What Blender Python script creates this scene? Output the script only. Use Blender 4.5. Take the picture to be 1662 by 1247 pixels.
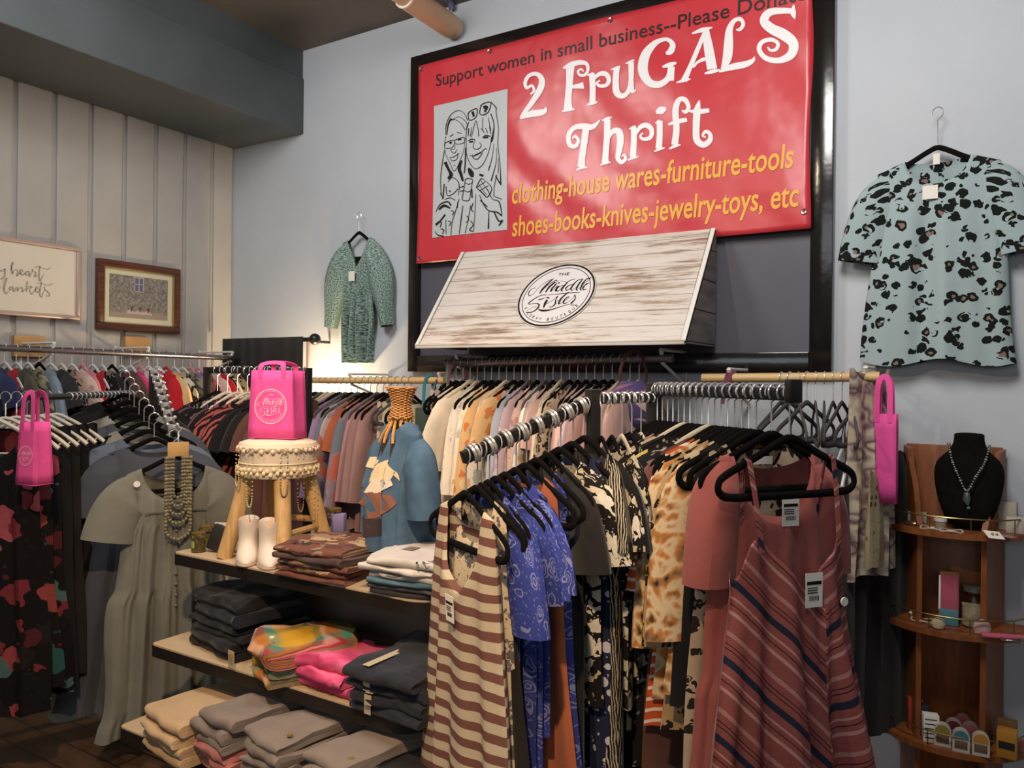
import bpy, bmesh, math, random
from mathutils import Vector, Matrix, noise
for o in list(bpy.data.objects): bpy.data.objects.remove(o, do_unlink=True)
S = bpy.context.scene
COL = S.collection
pi = math.pi
# ------------------------------------------------------------------ camera
TH = math.radians(31.6); RO = math.radians(.6); FPX = 1250.0; IW, IH = 1662, 1247; HYP = 617.0
CAM = Vector((4.16, -3.3, 1.62))
cr = Vector((math.cos(TH), math.sin(TH), 0)); cf = Vector((-math.sin(TH), math.cos(TH), 0)); cu = Vector((0, 0, 1))
crr = math.cos(RO)*cr + math.sin(RO)*cu; cuu = -math.sin(RO)*cr + math.cos(RO)*cu
cd = bpy.data.cameras.new('camera'); cam = bpy.data.objects.new('camera', cd); COL.objects.link(cam)
cam.matrix_world = Matrix(((crr.x, cuu.x, -cf.x, CAM.x), (crr.y, cuu.y, -cf.y, CAM.y), (crr.z, cuu.z, -cf.z, CAM.z), (0, 0, 0, 1)))
cd.sensor_fit = 'HORIZONTAL'; cd.sensor_width = 36; cd.lens = 36*FPX/IW; cd.shift_y = -(IH/2-HYP)/IW
cd.clip_start = .05
S.camera = cam
# ------------------------------------------------------------------ world, lights, exposure
S.view_settings.view_transform = 'Standard'; S.view_settings.look = 'None'
S.view_settings.gamma = 1; S.view_settings.use_curve_mapping = False
S.view_settings.exposure = 0.0
wd = bpy.data.worlds.new('world'); S.world = wd; wd.use_nodes = True
wd.node_tree.nodes['Background'].inputs[0].default_value = (.90, .95, 1, 1)
wd.node_tree.nodes['Background'].inputs[1].default_value = .08
def lamp(name, kind, loc, target, energy, col, size=.1, size_y=None, angle=60, blend=.5):
    l = bpy.data.lights.new(name, kind); o = bpy.data.objects.new(name, l); COL.objects.link(o)
    o.location = loc; l.energy = energy; l.color = col
    if kind == 'AREA':
        l.size = size
        if size_y: l.shape = 'RECTANGLE'; l.size_y = size_y
    else: l.shadow_soft_size = size
    if kind == 'SPOT': l.spot_size = math.radians(angle); l.spot_blend = blend
    if target is not None:
        o.rotation_euler = (Vector(target)-Vector(loc)).to_track_quat('-Z', 'Y').to_euler()
    return o
WARM = (1, .70, .42)
lamp('storefront_window_light', 'AREA', (4.6, -7.2, 2.5), (2.6, 0, 2.8), 45, (.92, .96, 1), 4.5, 1.4)
lamp('ceiling_panel_light', 'AREA', (3.75, -1.75, 3.5), (3.85, -.2, 1.9), 62, (1, .96, .92), .6, 1.2)
lamp('ceiling_panel_light', 'AREA', (1.7, -1.9, 3.5), (1.9, -.2, 1.9), 58, (1, .96, .92), .6, 1.2)
lamp('ceiling_tube_light', 'AREA', (1.15, -1.75, 3.52), (.4, -1.5, 3.0), 5, (.95, 1, 1), .12, .5)
lamp('ceiling_spot_light', 'SPOT', (3.7, -3.3, 3.35), (2.2, -1.35, .75), 360, WARM, .05, angle=52, blend=.6)
lamp('ceiling_spot_light', 'SPOT', (2.2, -3.9, 3.4), (3.2, -1.2, 1.35), 75, (1, .80, .58), .06, angle=60, blend=.8)
lamp('floor_uplight', 'POINT', (.93, -.13, 1.42), None, 42, (1, .74, .45), .04)
lamp('ceiling_spot_light', 'SPOT', (2.9, -3.0, 3.4), (2.4, -.7, 1.2), 42, (1, .82, .62), .06, angle=44, blend=.8)
# ------------------------------------------------------------------ pixel rays -> places in the room
def DIR(px, py): return cf + (px-IW/2)/FPX*crr - (py-HYP)/FPX*cuu
def P(px, py, z): return CAM + z*DIR(px, py)
def BW(px, py, o=0.0):
    d = DIR(px, py); return CAM + d*((-o-CAM.y)/d.y)
def LW(px, py, o=0.0):
    d = DIR(px, py); return CAM + d*((o-CAM.x)/d.x)
def HZ(px, py, z):
    d = DIR(px, py); return CAM + d*((z-CAM.z)/d.z)
# ------------------------------------------------------------------ mesh builder
class MB:
    def __init__(s): s.v = []; s.f = []; s.uv = []
    def add(s, vs, fs, uvs=None):
        b = len(s.v); s.v += [Vector(p) for p in vs]; s.f += [[b+i for i in q] for q in fs]
        s.uv += list(uvs) if uvs else [(p[0]+.37*p[1], p[2]+.21*p[1]) for p in vs]
        return s
    def box(s, a, b, bev=0):
        (x0, y0, z0), (x1, y1, z1) = a, b
        x0, x1 = min(x0, x1), max(x0, x1); y0, y1 = min(y0, y1), max(y0, y1); z0, z1 = min(z0, z1), max(z0, z1)
        if bev <= 0:
            return s.add([(x0,y0,z0),(x1,y0,z0),(x1,y1,z0),(x0,y1,z0),(x0,y0,z1),(x1,y0,z1),(x1,y1,z1),(x0,y1,z1)],
                         [(0,3,2,1),(4,5,6,7),(0,1,5,4),(1,2,6,5),(2,3,7,6),(3,0,4,7)])
        bm = bmesh.new(); bmesh.ops.create_cube(bm, size=1)
        for v in bm.verts: v.co = ((x0+x1)/2+v.co.x*(x1-x0), (y0+y1)/2+v.co.y*(y1-y0), (z0+z1)/2+v.co.z*(z1-z0))
        bev = min(bev, .45*min(x1-x0, y1-y0, z1-z0))
        bmesh.ops.bevel(bm, geom=list(bm.edges), offset=bev, segments=2, affect='EDGES', profile=.5)
        bm.verts.index_update()
        s.add([tuple(v.co) for v in bm.verts], [[v.index for v in f.verts] for f in bm.faces]); bm.free(); return s
    def tube(s, pts, rad, seg=8, cap=True, flat=1.0, up=None):
        pts = [Vector(p) for p in pts]; n = len(pts); vs = []; uv = []; L = 0
        R = rad if isinstance(rad, (list, tuple)) else [rad]*n
        prev = Vector(up) if up else None
        for i in range(n):
            t = (pts[min(i+1, n-1)]-pts[max(i-1, 0)])
            t = t.normalized() if t.length > 1e-9 else Vector((0, 0, 1))
            if prev is None: prev = Vector((0, 1, 0)) if abs(t.y) < .9 else Vector((1, 0, 0))
            a = prev - t*prev.dot(t)
            if a.length < 1e-6: a = t.orthogonal()
            a.normalize(); b = t.cross(a); prev = a
            if i: L += (pts[i]-pts[i-1]).length
            for k in range(seg):
                an = 2*pi*k/seg
                vs.append(pts[i] + (a*math.cos(an)*flat + b*math.sin(an))*R[i]); uv.append((k/seg*.2, L))
        fs = [(i*seg+k, i*seg+(k+1) % seg, (i+1)*seg+(k+1) % seg, (i+1)*seg+k) for i in range(n-1) for k in range(seg)]
        if cap: fs += [tuple(range(seg))[::-1], tuple((n-1)*seg+k for k in range(seg))]
        return s.add(vs, fs, uv)
    def lathe(s, prof, c=(0, 0, 0), seg=24, sx=1.0, sy=1.0):
        vs = []; n = len(prof); uv = []
        for r, z in prof:
            for k in range(seg):
                a = 2*pi*k/seg; vs.append((c[0]+r*sx*math.cos(a), c[1]+r*sy*math.sin(a), c[2]+z)); uv.append((a*max(r, .01), z))
        fs = [(i*seg+k, i*seg+(k+1) % seg, (i+1)*seg+(k+1) % seg, (i+1)*seg+k) for i in range(n-1) for k in range(seg)]
        if prof[0][0] > 1e-5: fs.append(tuple(range(seg))[::-1])
        if prof[-1][0] > 1e-5: fs.append(tuple((n-1)*seg+k for k in range(seg)))
        return s.add(vs, fs, uv)
    def ball(s, c, r, seg=10, sz=1.0):
        return s.lathe([(r*math.sin(pi*i/6)+1e-6*(i in (0, 6)), -r*sz*math.cos(pi*i/6)) for i in range(7)], c, seg)
    def prism(s, poly, axis, a, b):
        """poly: 2D points; axis: function (u,v,w)->3D, extruded w from a to b"""
        n = len(poly)
        vs = [axis(p[0], p[1], a) for p in poly]+[axis(p[0], p[1], b) for p in poly]
        fs = [tuple(range(n))[::-1], tuple(range(n, 2*n))]+[(i, (i+1) % n, n+(i+1) % n, n+i) for i in range(n)]
        return s.add(vs, fs)
    def build(s, name, m, parent=None, loc=None, rz=0.0, smooth=True, weld=False):
        me = bpy.data.meshes.new(name); me.from_pydata([tuple(v) for v in s.v], [], s.f)
        ul = me.uv_layers.new(name='UVMap')
        for l in me.loops: ul.data[l.index].uv = s.uv[l.vertex_index]
        if weld:
            bm = bmesh.new(); bm.from_mesh(me); bmesh.ops.remove_doubles(bm, verts=bm.verts, dist=.0004)
            bmesh.ops.recalc_face_normals(bm, faces=bm.faces); bm.to_mesh(me); bm.free()
        else:
            bm = bmesh.new(); bm.from_mesh(me); bmesh.ops.recalc_face_normals(bm, faces=bm.faces); bm.to_mesh(me); bm.free()
        me.materials.append(m)
        if smooth:
            me.polygons.foreach_set('use_smooth', [True]*len(me.polygons))
            try: me.set_sharp_from_angle(angle=math.radians(42))
            except Exception: pass
        o = bpy.data.objects.new(name, me); COL.objects.link(o)
        if parent is not None: o.parent = parent
        if loc is not None: o.location = loc
        o.rotation_euler.z = rz
        return o
def tag(o, label=None, cat=None, group=None, kind=None):
    if label: o['label'] = label
    if cat: o['category'] = cat
    if group: o['group'] = group
    if kind: o['kind'] = kind
    return o
def thing(name, label, cat, loc=(0, 0, 0), rz=0.0, group=None):
    o = bpy.data.objects.new(name, None); COL.objects.link(o); o.empty_display_size = .1
    o.location = loc; o.rotation_euler.z = rz
    return tag(o, label, cat, group)
def struct(name, mb, m, smooth=False):
    return tag(mb.build(name, m, smooth=smooth), kind='structure')
def cat_rom(pts, n=6, closed=False):
    out = []; N = len(pts)
    for i in range(N-1 if not closed else N):
        g = (lambda j: pts[j % N]) if closed else (lambda j: pts[max(0, min(N-1, j))])
        p0, p1, p2, p3 = g(i-1), g(i), g(i+1), g(i+2)
        for k in range(n):
            t = k/n
            out.append(tuple(.5*(2*b+(c-a)*t+(2*a-5*b+4*c-d)*t*t+(3*b-a-3*c+d)*t**3) for a, b, c, d in zip(p0, p1, p2, p3)))
    if not closed: out.append(tuple(pts[-1]))
    return out
def ribbon2(pts, n=5):
    """pts (x,y,width) -> smooth flat stroke: list of 2D verts, faces"""
    c = cat_rom(pts, n) if len(pts) > 2 else [tuple(p) for p in pts]
    vs = []; fs = []
    for i, p in enumerate(c):
        a, b = c[max(0, i-1)], c[min(len(c)-1, i+1)]
        dx, dy = b[0]-a[0], b[1]-a[1]; l = math.hypot(dx, dy) or 1
        h = max(p[2], .004)/2
        vs += [(p[0]-dy/l*h, p[1]+dx/l*h), (p[0]+dy/l*h, p[1]-dx/l*h)]
        if i: fs.append((2*i-2, 2*i-1, 2*i+1, 2*i))
    return vs, fs
def text2(s, shear=0.0, bold=0.0):
    """built-in font -> 2D verts, faces, bounds"""
    cu_ = bpy.data.curves.new('lettering', 'FONT'); cu_.body = s; cu_.shear = shear; cu_.offset = bold; cu_.resolution_u = 3
    ob = bpy.data.objects.new('lettering', cu_); COL.objects.link(ob)
    dg = bpy.context.evaluated_depsgraph_get(); dg.update()
    me = bpy.data.meshes.new_from_object(ob.evaluated_get(dg))
    vs = [(v.co.x, v.co.y) for v in me.vertices]; fs = [list(p.vertices) for p in me.polygons]
    bpy.data.objects.remove(ob); bpy.data.curves.remove(cu_); bpy.data.meshes.remove(me)
    return vs, fs
def fit_text(s, w, h=None, **k):
    """text scaled to width w (and cap height h), baseline at 0"""
    vs, fs = text2(s, **k)
    x0 = min(v[0] for v in vs); x1 = max(v[0] for v in vs)
    sx = w/(x1-x0); sy = (h/.69) if h else sx
    return [((x-x0)*sx, y*sy) for x, y in vs], fs
# ------------------------------------------------------------------ procedural materials
class G:
    def __init__(s, name):
        s.m = bpy.data.materials.new(name); s.m.use_nodes = True; s.nt = s.m.node_tree
        s.b = s.nt.nodes['Principled BSDF']; s.L = s.nt.links
    def n(s, t, **kw):
        nd = s.nt.nodes.new(t)
        for k, v in kw.items():
            if k.startswith('i_'):
                key = k[2:]; key = int(key) if key.isdigit() else key.replace('_', ' ')
                s.put(nd.inputs[key], v)
            else: setattr(nd, k, v)
        return nd
    def put(s, inp, v):
        if isinstance(v, bpy.types.NodeSocket): s.L.new(v, inp)
        else:
            if hasattr(inp, 'default_value'):
                if inp.type == 'RGBA' and len(v) == 3: v = (*v, 1)
                inp.default_value = v
    def math(s, op, a, b=0.0, c=0.0):
        nd = s.n('ShaderNodeMath', operation=op); s.put(nd.inputs[0], a); s.put(nd.inputs[1], b); s.put(nd.inputs[2], c); return nd.outputs[0]
    def mix(s, f, a, b, mode='MIX'):
        nd = s.n('ShaderNodeMix', data_type='RGBA', blend_type=mode)
        s.put(nd.inputs[0], f); s.put(nd.inputs[6], a); s.put(nd.inputs[7], b); return nd.outputs[2]
    def ramp(s, f, stops, const=False):
        nd = s.n('ShaderNodeValToRGB'); e = nd.color_ramp.elements
        nd.color_ramp.interpolation = 'CONSTANT' if const else 'LINEAR'
        while len(e) < len(stops): e.new(.5)
        for el, (p, c) in zip(e, stops): el.position = p; el.color = (*c, 1) if len(c) == 3 else c
        s.L.new(f, nd.inputs[0]); return nd.outputs[0]
    def uv(s, scale=1.0, rot=0.0, loc=(0, 0, 0), warp=0.0, wscale=6.0):
        o = s.n('ShaderNodeTexCoord').outputs['UV']
        if warp:
            nz = s.n('ShaderNodeTexNoise', i_Vector=o, i_Scale=wscale, i_Detail=2.0)
            d = s.n('ShaderNodeVectorMath', operation='SUBTRACT', i_0=nz.outputs['Color']); d.inputs[1].default_value = (.5, .5, .5)
            q = s.n('ShaderNodeVectorMath', operation='SCALE', i_0=d.outputs[0]); q.inputs['Scale'].default_value = warp
            o = s.n('ShaderNodeVectorMath', operation='ADD', i_0=o, i_1=q.outputs[0]).outputs[0]
        mp = s.n('ShaderNodeMapping', i_Vector=o, i_Scale=(scale,)*3, i_Rotation=(0, 0, rot), i_Location=loc)
        return mp.outputs[0]
    def obj(s): return s.n('ShaderNodeTexCoord').outputs['Object']
    def noise(s, v, sc, det=3.0, rough=.5):
        return s.n('ShaderNodeTexNoise', i_Vector=v, i_Scale=sc, i_Detail=det, i_Roughness=rough)
    def bump(s, h, st=.3, dist=.01):
        s.L.new(s.n('ShaderNodeBump', i_Height=h, i_Strength=st, i_Distance=dist).outputs[0], s.b.inputs['Normal'])
    def done(s, col, rough=.85, metal=0.0, spec=.3, sheen=0.0):
        s.put(s.b.inputs['Base Color'], col); s.put(s.b.inputs['Roughness'], rough); s.b.inputs['Metallic'].default_value = metal
        s.b.inputs['Specular IOR Level'].default_value = spec
        if sheen: s.b.inputs['Sheen Weight'].default_value = sheen
        return s.m
def C(h):
    """sRGB hex -> linear"""
    h = h.lstrip('#'); r = []
    for i in (0, 2, 4):
        v = int(h[i:i+2], 16)/255; r.append(v/12.92 if v <= .04045 else ((v+.055)/1.055)**2.4)
    return tuple(r)
def dim(c, k): return tuple(min(1, x*k) for x in c)
_mc = {}
def cached(f):
    def g(*a, **k):
        key = (f.__name__, repr(a), repr(k))
        if key not in _mc: _mc[key] = f(*a, **k)
        return _mc[key]
    return g
@cached
def plain(name, col, rough=.5, metal=0.0, spec=.4, var=.0, vs=8.0, bmp=0.0, bs=60.0):
    g = G(name); c = C(col); out = c
    if var:
        nz = g.noise(g.obj(), vs, 4.0)
        out = g.ramp(nz.outputs[0], [(.3, dim(c, 1-var)), (.7, dim(c, 1+var))])
    if bmp: g.bump(g.noise(g.obj(), bs, 3.0).outputs[0], bmp)
    return g.done(out, rough, metal, spec)
def weave(g, st=.15):
    v = g.uv(1); a = g.noise(v, 420.0, 1.0); b = g.noise(v, 16.0, 4.0)
    g.bump(g.math('ADD', g.math('MULTIPLY', a.outputs[0], .25), b.outputs[0]), st, .02)
@cached
def fabric(name, col, var=.12, rough=.9, sc=9.0, heather=0.0):
    g = G(name); c = C(col)
    out = g.ramp(g.noise(g.uv(), sc, 4.0).outputs[0], [(.3, dim(c, 1-var)), (.7, dim(c, 1+var))])
    if heather: out = g.mix(heather, out, g.ramp(g.noise(g.uv(), 260.0, 2.0).outputs[0], [(.35, dim(c, .6)), (.65, dim(c, 1.5))]))
    weave(g); return g.done(out, rough, 0, .2, .15)
@cached
def stripes(name, stops, period, rot=0.0, warp=0.0, wscale=3.0):
    g = G(name); v = g.uv(1/period, rot, warp=warp, wscale=wscale)
    x = g.n('ShaderNodeSeparateXYZ', i_0=v).outputs[1]
    out = g.ramp(g.math('FRACT', x), [(p, C(c)) for p, c in stops], True)
    weave(g); return g.done(out, .88, 0, .2)
@cached
def leopard(name, base, dark, inner, sc=22.0, seed=0):
    g = G(name); v = g.uv(1, loc=(seed, seed*.7, 0), warp=.03, wscale=30.0)
    vo = g.n('ShaderNodeTexVoronoi', i_Vector=v, i_Scale=sc, i_Randomness=.85)
    rnd = g.n('ShaderNodeSeparateColor', i_0=vo.outputs['Color'])
    d = g.math('SUBTRACT', vo.outputs['Distance'], g.math('MULTIPLY', rnd.outputs[0], .16))
    ring = g.ramp(d, [(0, (1, 1, 1)), (.14, (0, 0, 0)), (.38, (1, 1, 1))], True)     # 0 = dark ring
    br = g.noise(v, sc*1.1, 1.0)
    isb = g.ramp(br.outputs[0], [(0, (0, 0, 0)), (.61, (1, 1, 1))], True)
    inn = g.ramp(d, [(0, C(inner)), (.16, C(base))], True)
    small = g.ramp(rnd.outputs[1], [(0, C(inner)), (.45, C(dark))], True)
    inn = g.mix(g.ramp(d, [(0, (1, 1, 1)), (.16, (0, 0, 0))], True), C(base), small)
    dk = g.mix(isb, C(dark), C(base))
    out = g.mix(ring, dk, inn)
    weave(g); return g.done(out, .9, 0, .2)
@cached
def floral(name, base, cols, sc=12.0, dens=.75, seed=0, warp=.05, rad=.42):
    g = G(name); v = g.uv(1, loc=(seed*1.3, seed, 0), warp=warp, wscale=sc*1.4)
    vo = g.n('ShaderNodeTexVoronoi', i_Vector=v, i_Scale=sc, i_Randomness=.9)
    rnd = g.n('ShaderNodeSeparateColor', i_0=vo.outputs['Color'])
    d = g.math('ADD', vo.outputs['Distance'], g.math('MULTIPLY', g.math('GREATER_THAN', rnd.outputs[0], dens), 9.0))
    mask = g.math('LESS_THAN', d, g.math('MULTIPLY_ADD', rnd.outputs[2], rad*.5, rad*.6))
    n = len(cols); pc = g.ramp(rnd.outputs[1], [(i/n, C(c)) for i, c in enumerate(cols)], True)
    sh = g.noise(v, sc*4, 2.0)
    pc = g.mix(g.math('MULTIPLY', sh.outputs[0], .6), pc, g.mix(.6, pc, C(base)))
    v2 = g.n('ShaderNodeTexVoronoi', i_Vector=v, i_Scale=sc*2.7)
    leaf = g.math('LESS_THAN', v2.outputs['Distance'], .2)
    out = g.mix(g.math('MULTIPLY', leaf, .55), C(base), C(cols[-1]))
    out = g.mix(mask, out, pc)
    weave(g); return g.done(out, .9, 0, .2)
@cached
def paisley(name, base, ink, sc=9.0, seed=0, fill=.5):
    g = G(name); v = g.uv(1, loc=(seed, seed*2, 0), warp=.06, wscale=14.0)
    vo = g.n('ShaderNodeTexVoronoi', i_Vector=v, i_Scale=sc, i_Randomness=.8)
    r = g.math('FRACT', g.math('MULTIPLY', vo.outputs['Distance'], 6.5))
    ln = g.math('GREATER_THAN', r, .62)
    near = g.math('LESS_THAN', vo.outputs['Distance'], fill)
    dots = g.n('ShaderNodeTexVoronoi', i_Vector=v, i_Scale=sc*4.5)
    dt = g.math('LESS_THAN', dots.outputs['Distance'], .26)
    k = g.math('MAXIMUM', g.math('MULTIPLY', ln, near), g.math('MULTIPLY', dt, .6))
    out = g.mix(g.math('MULTIPLY', k, .55), C(base), C(ink))
    weave(g); return g.done(out, .9, 0, .2)
@cached
def zebra(name, a, b, sc=14.0, dist=9.0, rot=.4, th=.5):
    g = G(name); w = g.n('ShaderNodeTexWave', i_Vector=g.uv(1, rot), i_Scale=sc, i_Distortion=dist, i_Detail=2.0, i_Detail_Scale=1.2)
    out = g.ramp(w.outputs['Fac'], [(0, C(a)), (th, C(b))], True)
    weave(g); return g.done(out, .9, 0, .2)
@cached
def wash(name, cols, sc=7.0, seed=0):
    g = G(name); nz = g.noise(g.uv(1, loc=(seed, seed*3, 0)), sc, 2.0, .4)
    n = len(cols); out = g.ramp(nz.outputs[0], [(.3+.4*i/max(1, n-1), C(c)) for i, c in enumerate(cols)])
    weave(g); return g.done(out, .9, 0, .2)
@cached
def plaid(name, bands, period=.16):
    g = G(name); v = g.n('ShaderNodeSeparateXYZ', i_0=g.uv(1/period))
    n = len(bands); st = [q for i, c in enumerate(bands) for q in ((i/n, C(c)), (i/n+.62/n, C(c)))]
    a = g.ramp(g.math('FRACT', v.outputs[0]), st); b = g.ramp(g.math('FRACT', g.math('ADD', v.outputs[1], .3)), [q for i, c in enumerate(bands[::-1]) for q in ((i/n, C(c)), (i/n+.62/n, C(c)))])
    out = g.mix(.5, a, b); weave(g, .3); return g.done(out, .95, 0, .2)
@cached
def wood(name, a, b, sc=2.0, rough=.5, axis=0, bmp=.1, spec=.4):
    g = G(name); s = [14.0, 14.0, 14.0]; s[axis] = 1.0
    mp = g.n('ShaderNodeMapping', i_Vector=g.obj(), i_Scale=tuple(x*sc for x in s))
    nz = g.noise(mp.outputs[0], 2.2, 6.0, .62)
    out = g.ramp(nz.outputs[0], [(.28, C(a)), (.72, C(b))]); g.bump(nz.outputs[0], bmp)
    return g.done(out, rough, 0, spec)
BLACKM = plain('black_paint', '1b1817', .35, 0, .5)
CHROME = plain('chrome', 'e6e4e2', .22, .75)
STEEL = plain('brushed_steel', '8d8c90', .35, 1.0)
WHITEP = plain('white_plastic', 'd9d4cb', .4)
VELVET = plain('black_velvet', '100d0d', .95, 0, .1, .2, 40)
INK = plain('black_ink', '17130f', .6, 0, .2)
PAPER = plain('tag_paper', 'e4ddd2', .8, 0, .2)
# ------------------------------------------------------------------ room shell
g = G('blue_white_wall_paint'); nz = g.noise(g.obj(), 1.3, 5.0)
WALLB = g.done(g.ramp(nz.outputs[0], [(.35, C('b2b6bc')), (.65, C('bbbfc4'))]), .62, 0, .3)
g.bump(g.noise(g.obj(), 90.0, 3.0).outputs[0], .06)
g = G('grey_board_paint'); nz = g.noise(g.obj(), 2.2, 6.0)
WALLL = g.done(g.ramp(nz.outputs[0], [(.35, C('a5a19b')), (.65, C('b3aea7'))]), .5, 0, .35)
g.bump(g.noise(g.obj(), 40.0, 4.0).outputs[0], .12)
g = G('dark_ceiling_paint'); nz = g.noise(g.obj(), 1.5, 6.0)
CEIL = g.done(g.ramp(nz.outputs[0], [(.3, C('555049')), (.7, C('635c55'))]), .6, 0, .3)
g = G('grey_green_beam_paint'); nz = g.noise(g.obj(), 2.0, 5.0)
BEAM = g.done(g.ramp(nz.outputs[0], [(.3, C('434849')), (.7, C('4f5557'))]), .42, 0, .45)
g = G('dark_brown_floorboards'); mp = g.n('ShaderNodeMapping', i_Vector=g.obj(), i_Scale=(1.2, 9, 9))
nz = g.noise(mp.outputs[0], 2.0, 6.0)
br = g.n('ShaderNodeTexBrick', i_Vector=g.obj(), i_Scale=1.0, i_Mortar_Size=.004, i_Brick_Width=1.1, i_Row_Height=.13)
fl = g.mix(br.outputs['Fac'], g.ramp(nz.outputs[0], [(.3, C('3a2a20')), (.7, C('5d4634'))]), C('1a120d'))
FLOOR = g.done(fl, .45, 0, .4)
struct('floor', MB().box((-.1, -7, -.1), (6.4, .1, 0)), FLOOR)
struct('ceiling', MB().box((-.1, -7, 3.6), (6.4, .1, 3.72)), CEIL)
struct('wall_back', MB().box((-.1, 0, 0), (6.4, .12, 3.6)), WALLB)
# left wall: vertical boards over a recessed backing, one mesh
mb = MB().box((-.12, -7, 0), (-.014, 0, 3.6)); y = -.02
ys = [0.0, -.163]
while ys[-1] > -6.9: ys.append(ys[-1]-.193)
for i in range(len(ys)-1):
    mb.box((-.014, ys[i+1]+.014, 0), (0, ys[i]-.014, 3.6), .004)
struct('wall_left', mb, WALLL)
mb = MB().box((0, -7, 3.095), (.632, 0, 3.43), .006).box((0, -7, 3.43), (.62, 0, 3.6))
tag(struct('trim_1', mb, BEAM), 'boxed grey green ceiling beam running along the left wall')
# pipe stubs at the ceiling
t = thing('drain_pipe', 'thick tan plastic pipe hanging below the ceiling, ending at the back wall', 'pipe', BW(742, 50))
TAN = plain('tan_pipe', 'c9a689', .45, 0, .4, .06, 6)
e = BW(742, 50); a = Vector((e.x, -2.2, e.z+.01))
lt = Vector(t.location)
MB().tube([a-lt, Vector((0, -.02, 0))], .052, 20).build('pipe', TAN, t)
k = Vector((0, -.42, 0)); MB().tube([k+Vector((0, -.01, .002)), k+Vector((0, .36, 0))], .060, 20).build('coupling', TAN, t)
MB().tube([k+Vector((0, -.014, .002)), k+Vector((0, -.004, .002))], .062, 20).build('seam_ring', plain('pale_tape', 'e6dccd', .6), t)
e = BW(738, 6)
tag(MB().tube([(0, -.9, .02), (0, -.05, 0), (0, -.03, -.02), (0, -.02, -.04)], .018, 12).build('conduit', plain('purple_grey_conduit', '5a5570', .5), loc=e),
    'thin purple grey conduit beside the tan pipe at the ceiling', 'conduit')
# ------------------------------------------------------------------ big framed board with banner
GLOSSB = None
g = G('glossy_black_frame_paint'); g.bump(g.noise(g.obj(), 16.0, 2.0).outputs[0], .10, .01)
GLOSSB = g.done(C('181413'), .16, 0, .6)
t = thing('framed_board', 'huge black framed dark grey board on the back wall behind the red banner', 'board', (2.57, 0, 1.66))
x0, x1, z0, z1 = -1.075, 1.07, 0.0, 1.70; w = .085
MB().box((x0, -.05, z0), (x0+w-.02, -.001, z1), .004).build('frame_rail', GLOSSB, t)
MB().box((x1-w, -.05, z0), (x1, -.001, z1), .004).build('frame_rail', GLOSSB, t)
MB().box((x0+w-.02, -.05, z0), (x1-w, -.001, z0+w), .004).build('frame_rail', GLOSSB, t)
MB().box((x0+w-.02, -.05, z1-w), (x1-w, -.001, z1), .004).build('frame_rail', GLOSSB, t)
MB().box((x0+.05, -.02, z0+.05), (x1-.05, -.004, z1-.05)).build('panel', plain('dark_grey_panel', '55525c', .4, 0, .4, .08, 3), t)
# banner: sagging vinyl sheet
bx0, bx1, bz0, bz1 = 1.563, 3.556, 2.236, 3.292
def bwave(x, z):
    return (.006*math.sin(3.1*x+2.2*z)+.004*math.sin(7*x-5*z+1)+.0035*math.sin(11*(x-1.6)*(z-1.2)*.3))
BO = .066
def onban(x, z, d=0.0): return Vector((x, -BO-bwave(x, z)-d, z))
g = G('red_vinyl')
v = g.obj(); w1 = g.n('ShaderNodeTexWave', i_Vector=v, i_Scale=1.4, i_Distortion=5.0, i_Detail=1.0); w1.bands_direction = 'DIAGONAL'
g.bump(g.math('ADD', w1.outputs['Fac'], g.noise(v, 5.0, 2.0).outputs[0]), .28, .03)
VINYL = g.done(C('c2363e'), .33, 0, .5)
t = thing('banner', 'red vinyl thrift shop banner with white and yellow lettering', 'banner', (2.57, -BO, 2.236))
bl = Vector(t.location)
nx, nzq = 80, 44
vs = []; 
for j in range(nzq+1):
    for i in range(nx+1):
        x = bx0+(bx1-bx0)*i/nx; z = bz0+(bz1-bz0)*j/nzq
        x += .006*math.sin(z*9)*(i == nx)
        vs.append(onban(x, z)-bl)
fs = [(j*(nx+1)+i, j*(nx+1)+i+1, (j+1)*(nx+1)+i+1, (j+1)*(nx+1)+i) for j in range(nzq) for i in range(nx)]
sh = MB().add(vs, fs).build('vinyl_sheet', VINYL, t)
sm = sh.modifiers.new('thickness', 'SOLIDIFY'); sm.thickness = .0015
WHITEINK = plain('white_print', 'e6e2e2', .4); YEL = plain('yellow_print', 'e0a53a', .4); BLK = plain('black_print', '2a1a18', .45)
def on_banner(vf_list, name, m, mapf, d=.004):
    mb = MB()
    for vs_, fs_ in vf_list: mb.add([mapf(p)-bl for p in vs_], fs_)
    return mb.build(name, m, t, smooth=False)
def subdiv2(vf, n=1): return vf
def line(s, xa, xb, zb, h, m, nm='lettering', **k):
    full, _f = text2(s, **k); fx0 = min(v[0] for v in full); fx1 = max(v[0] for v in full); sx = (xb-xa)/(fx1-fx0); sy = h/.69
    words_ = s.split(' ')
    for i, wd_ in enumerate(words_):
        end = max(v[0] for v in text2(' '.join(words_[:i+1]), **k)[0]); vs_, fs_ = text2(wd_, **k)
        wx1 = max(v[0] for v in vs_); vs_ = [((x-wx1+end-fx0)*sx, y*sy) for x, y in vs_]
        on_banner([(vs_, fs_)], nm, m, lambda p: onban(xa+p[0], zb+p[1], .0028))
line('Support women in small business--Please Donate', 1.683, 3.70-.165, 3.160, .062, BLK, bold=.004)
line('clothing-house wares-furniture-tools', 2.160, 3.492, 2.490, .098, YEL, shear=.12, bold=.014)
line('shoes-books-knives-jewelry-toys, etc', 2.160, 3.516, 2.330, .098, YEL, shear=.12, bold=.014)
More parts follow.
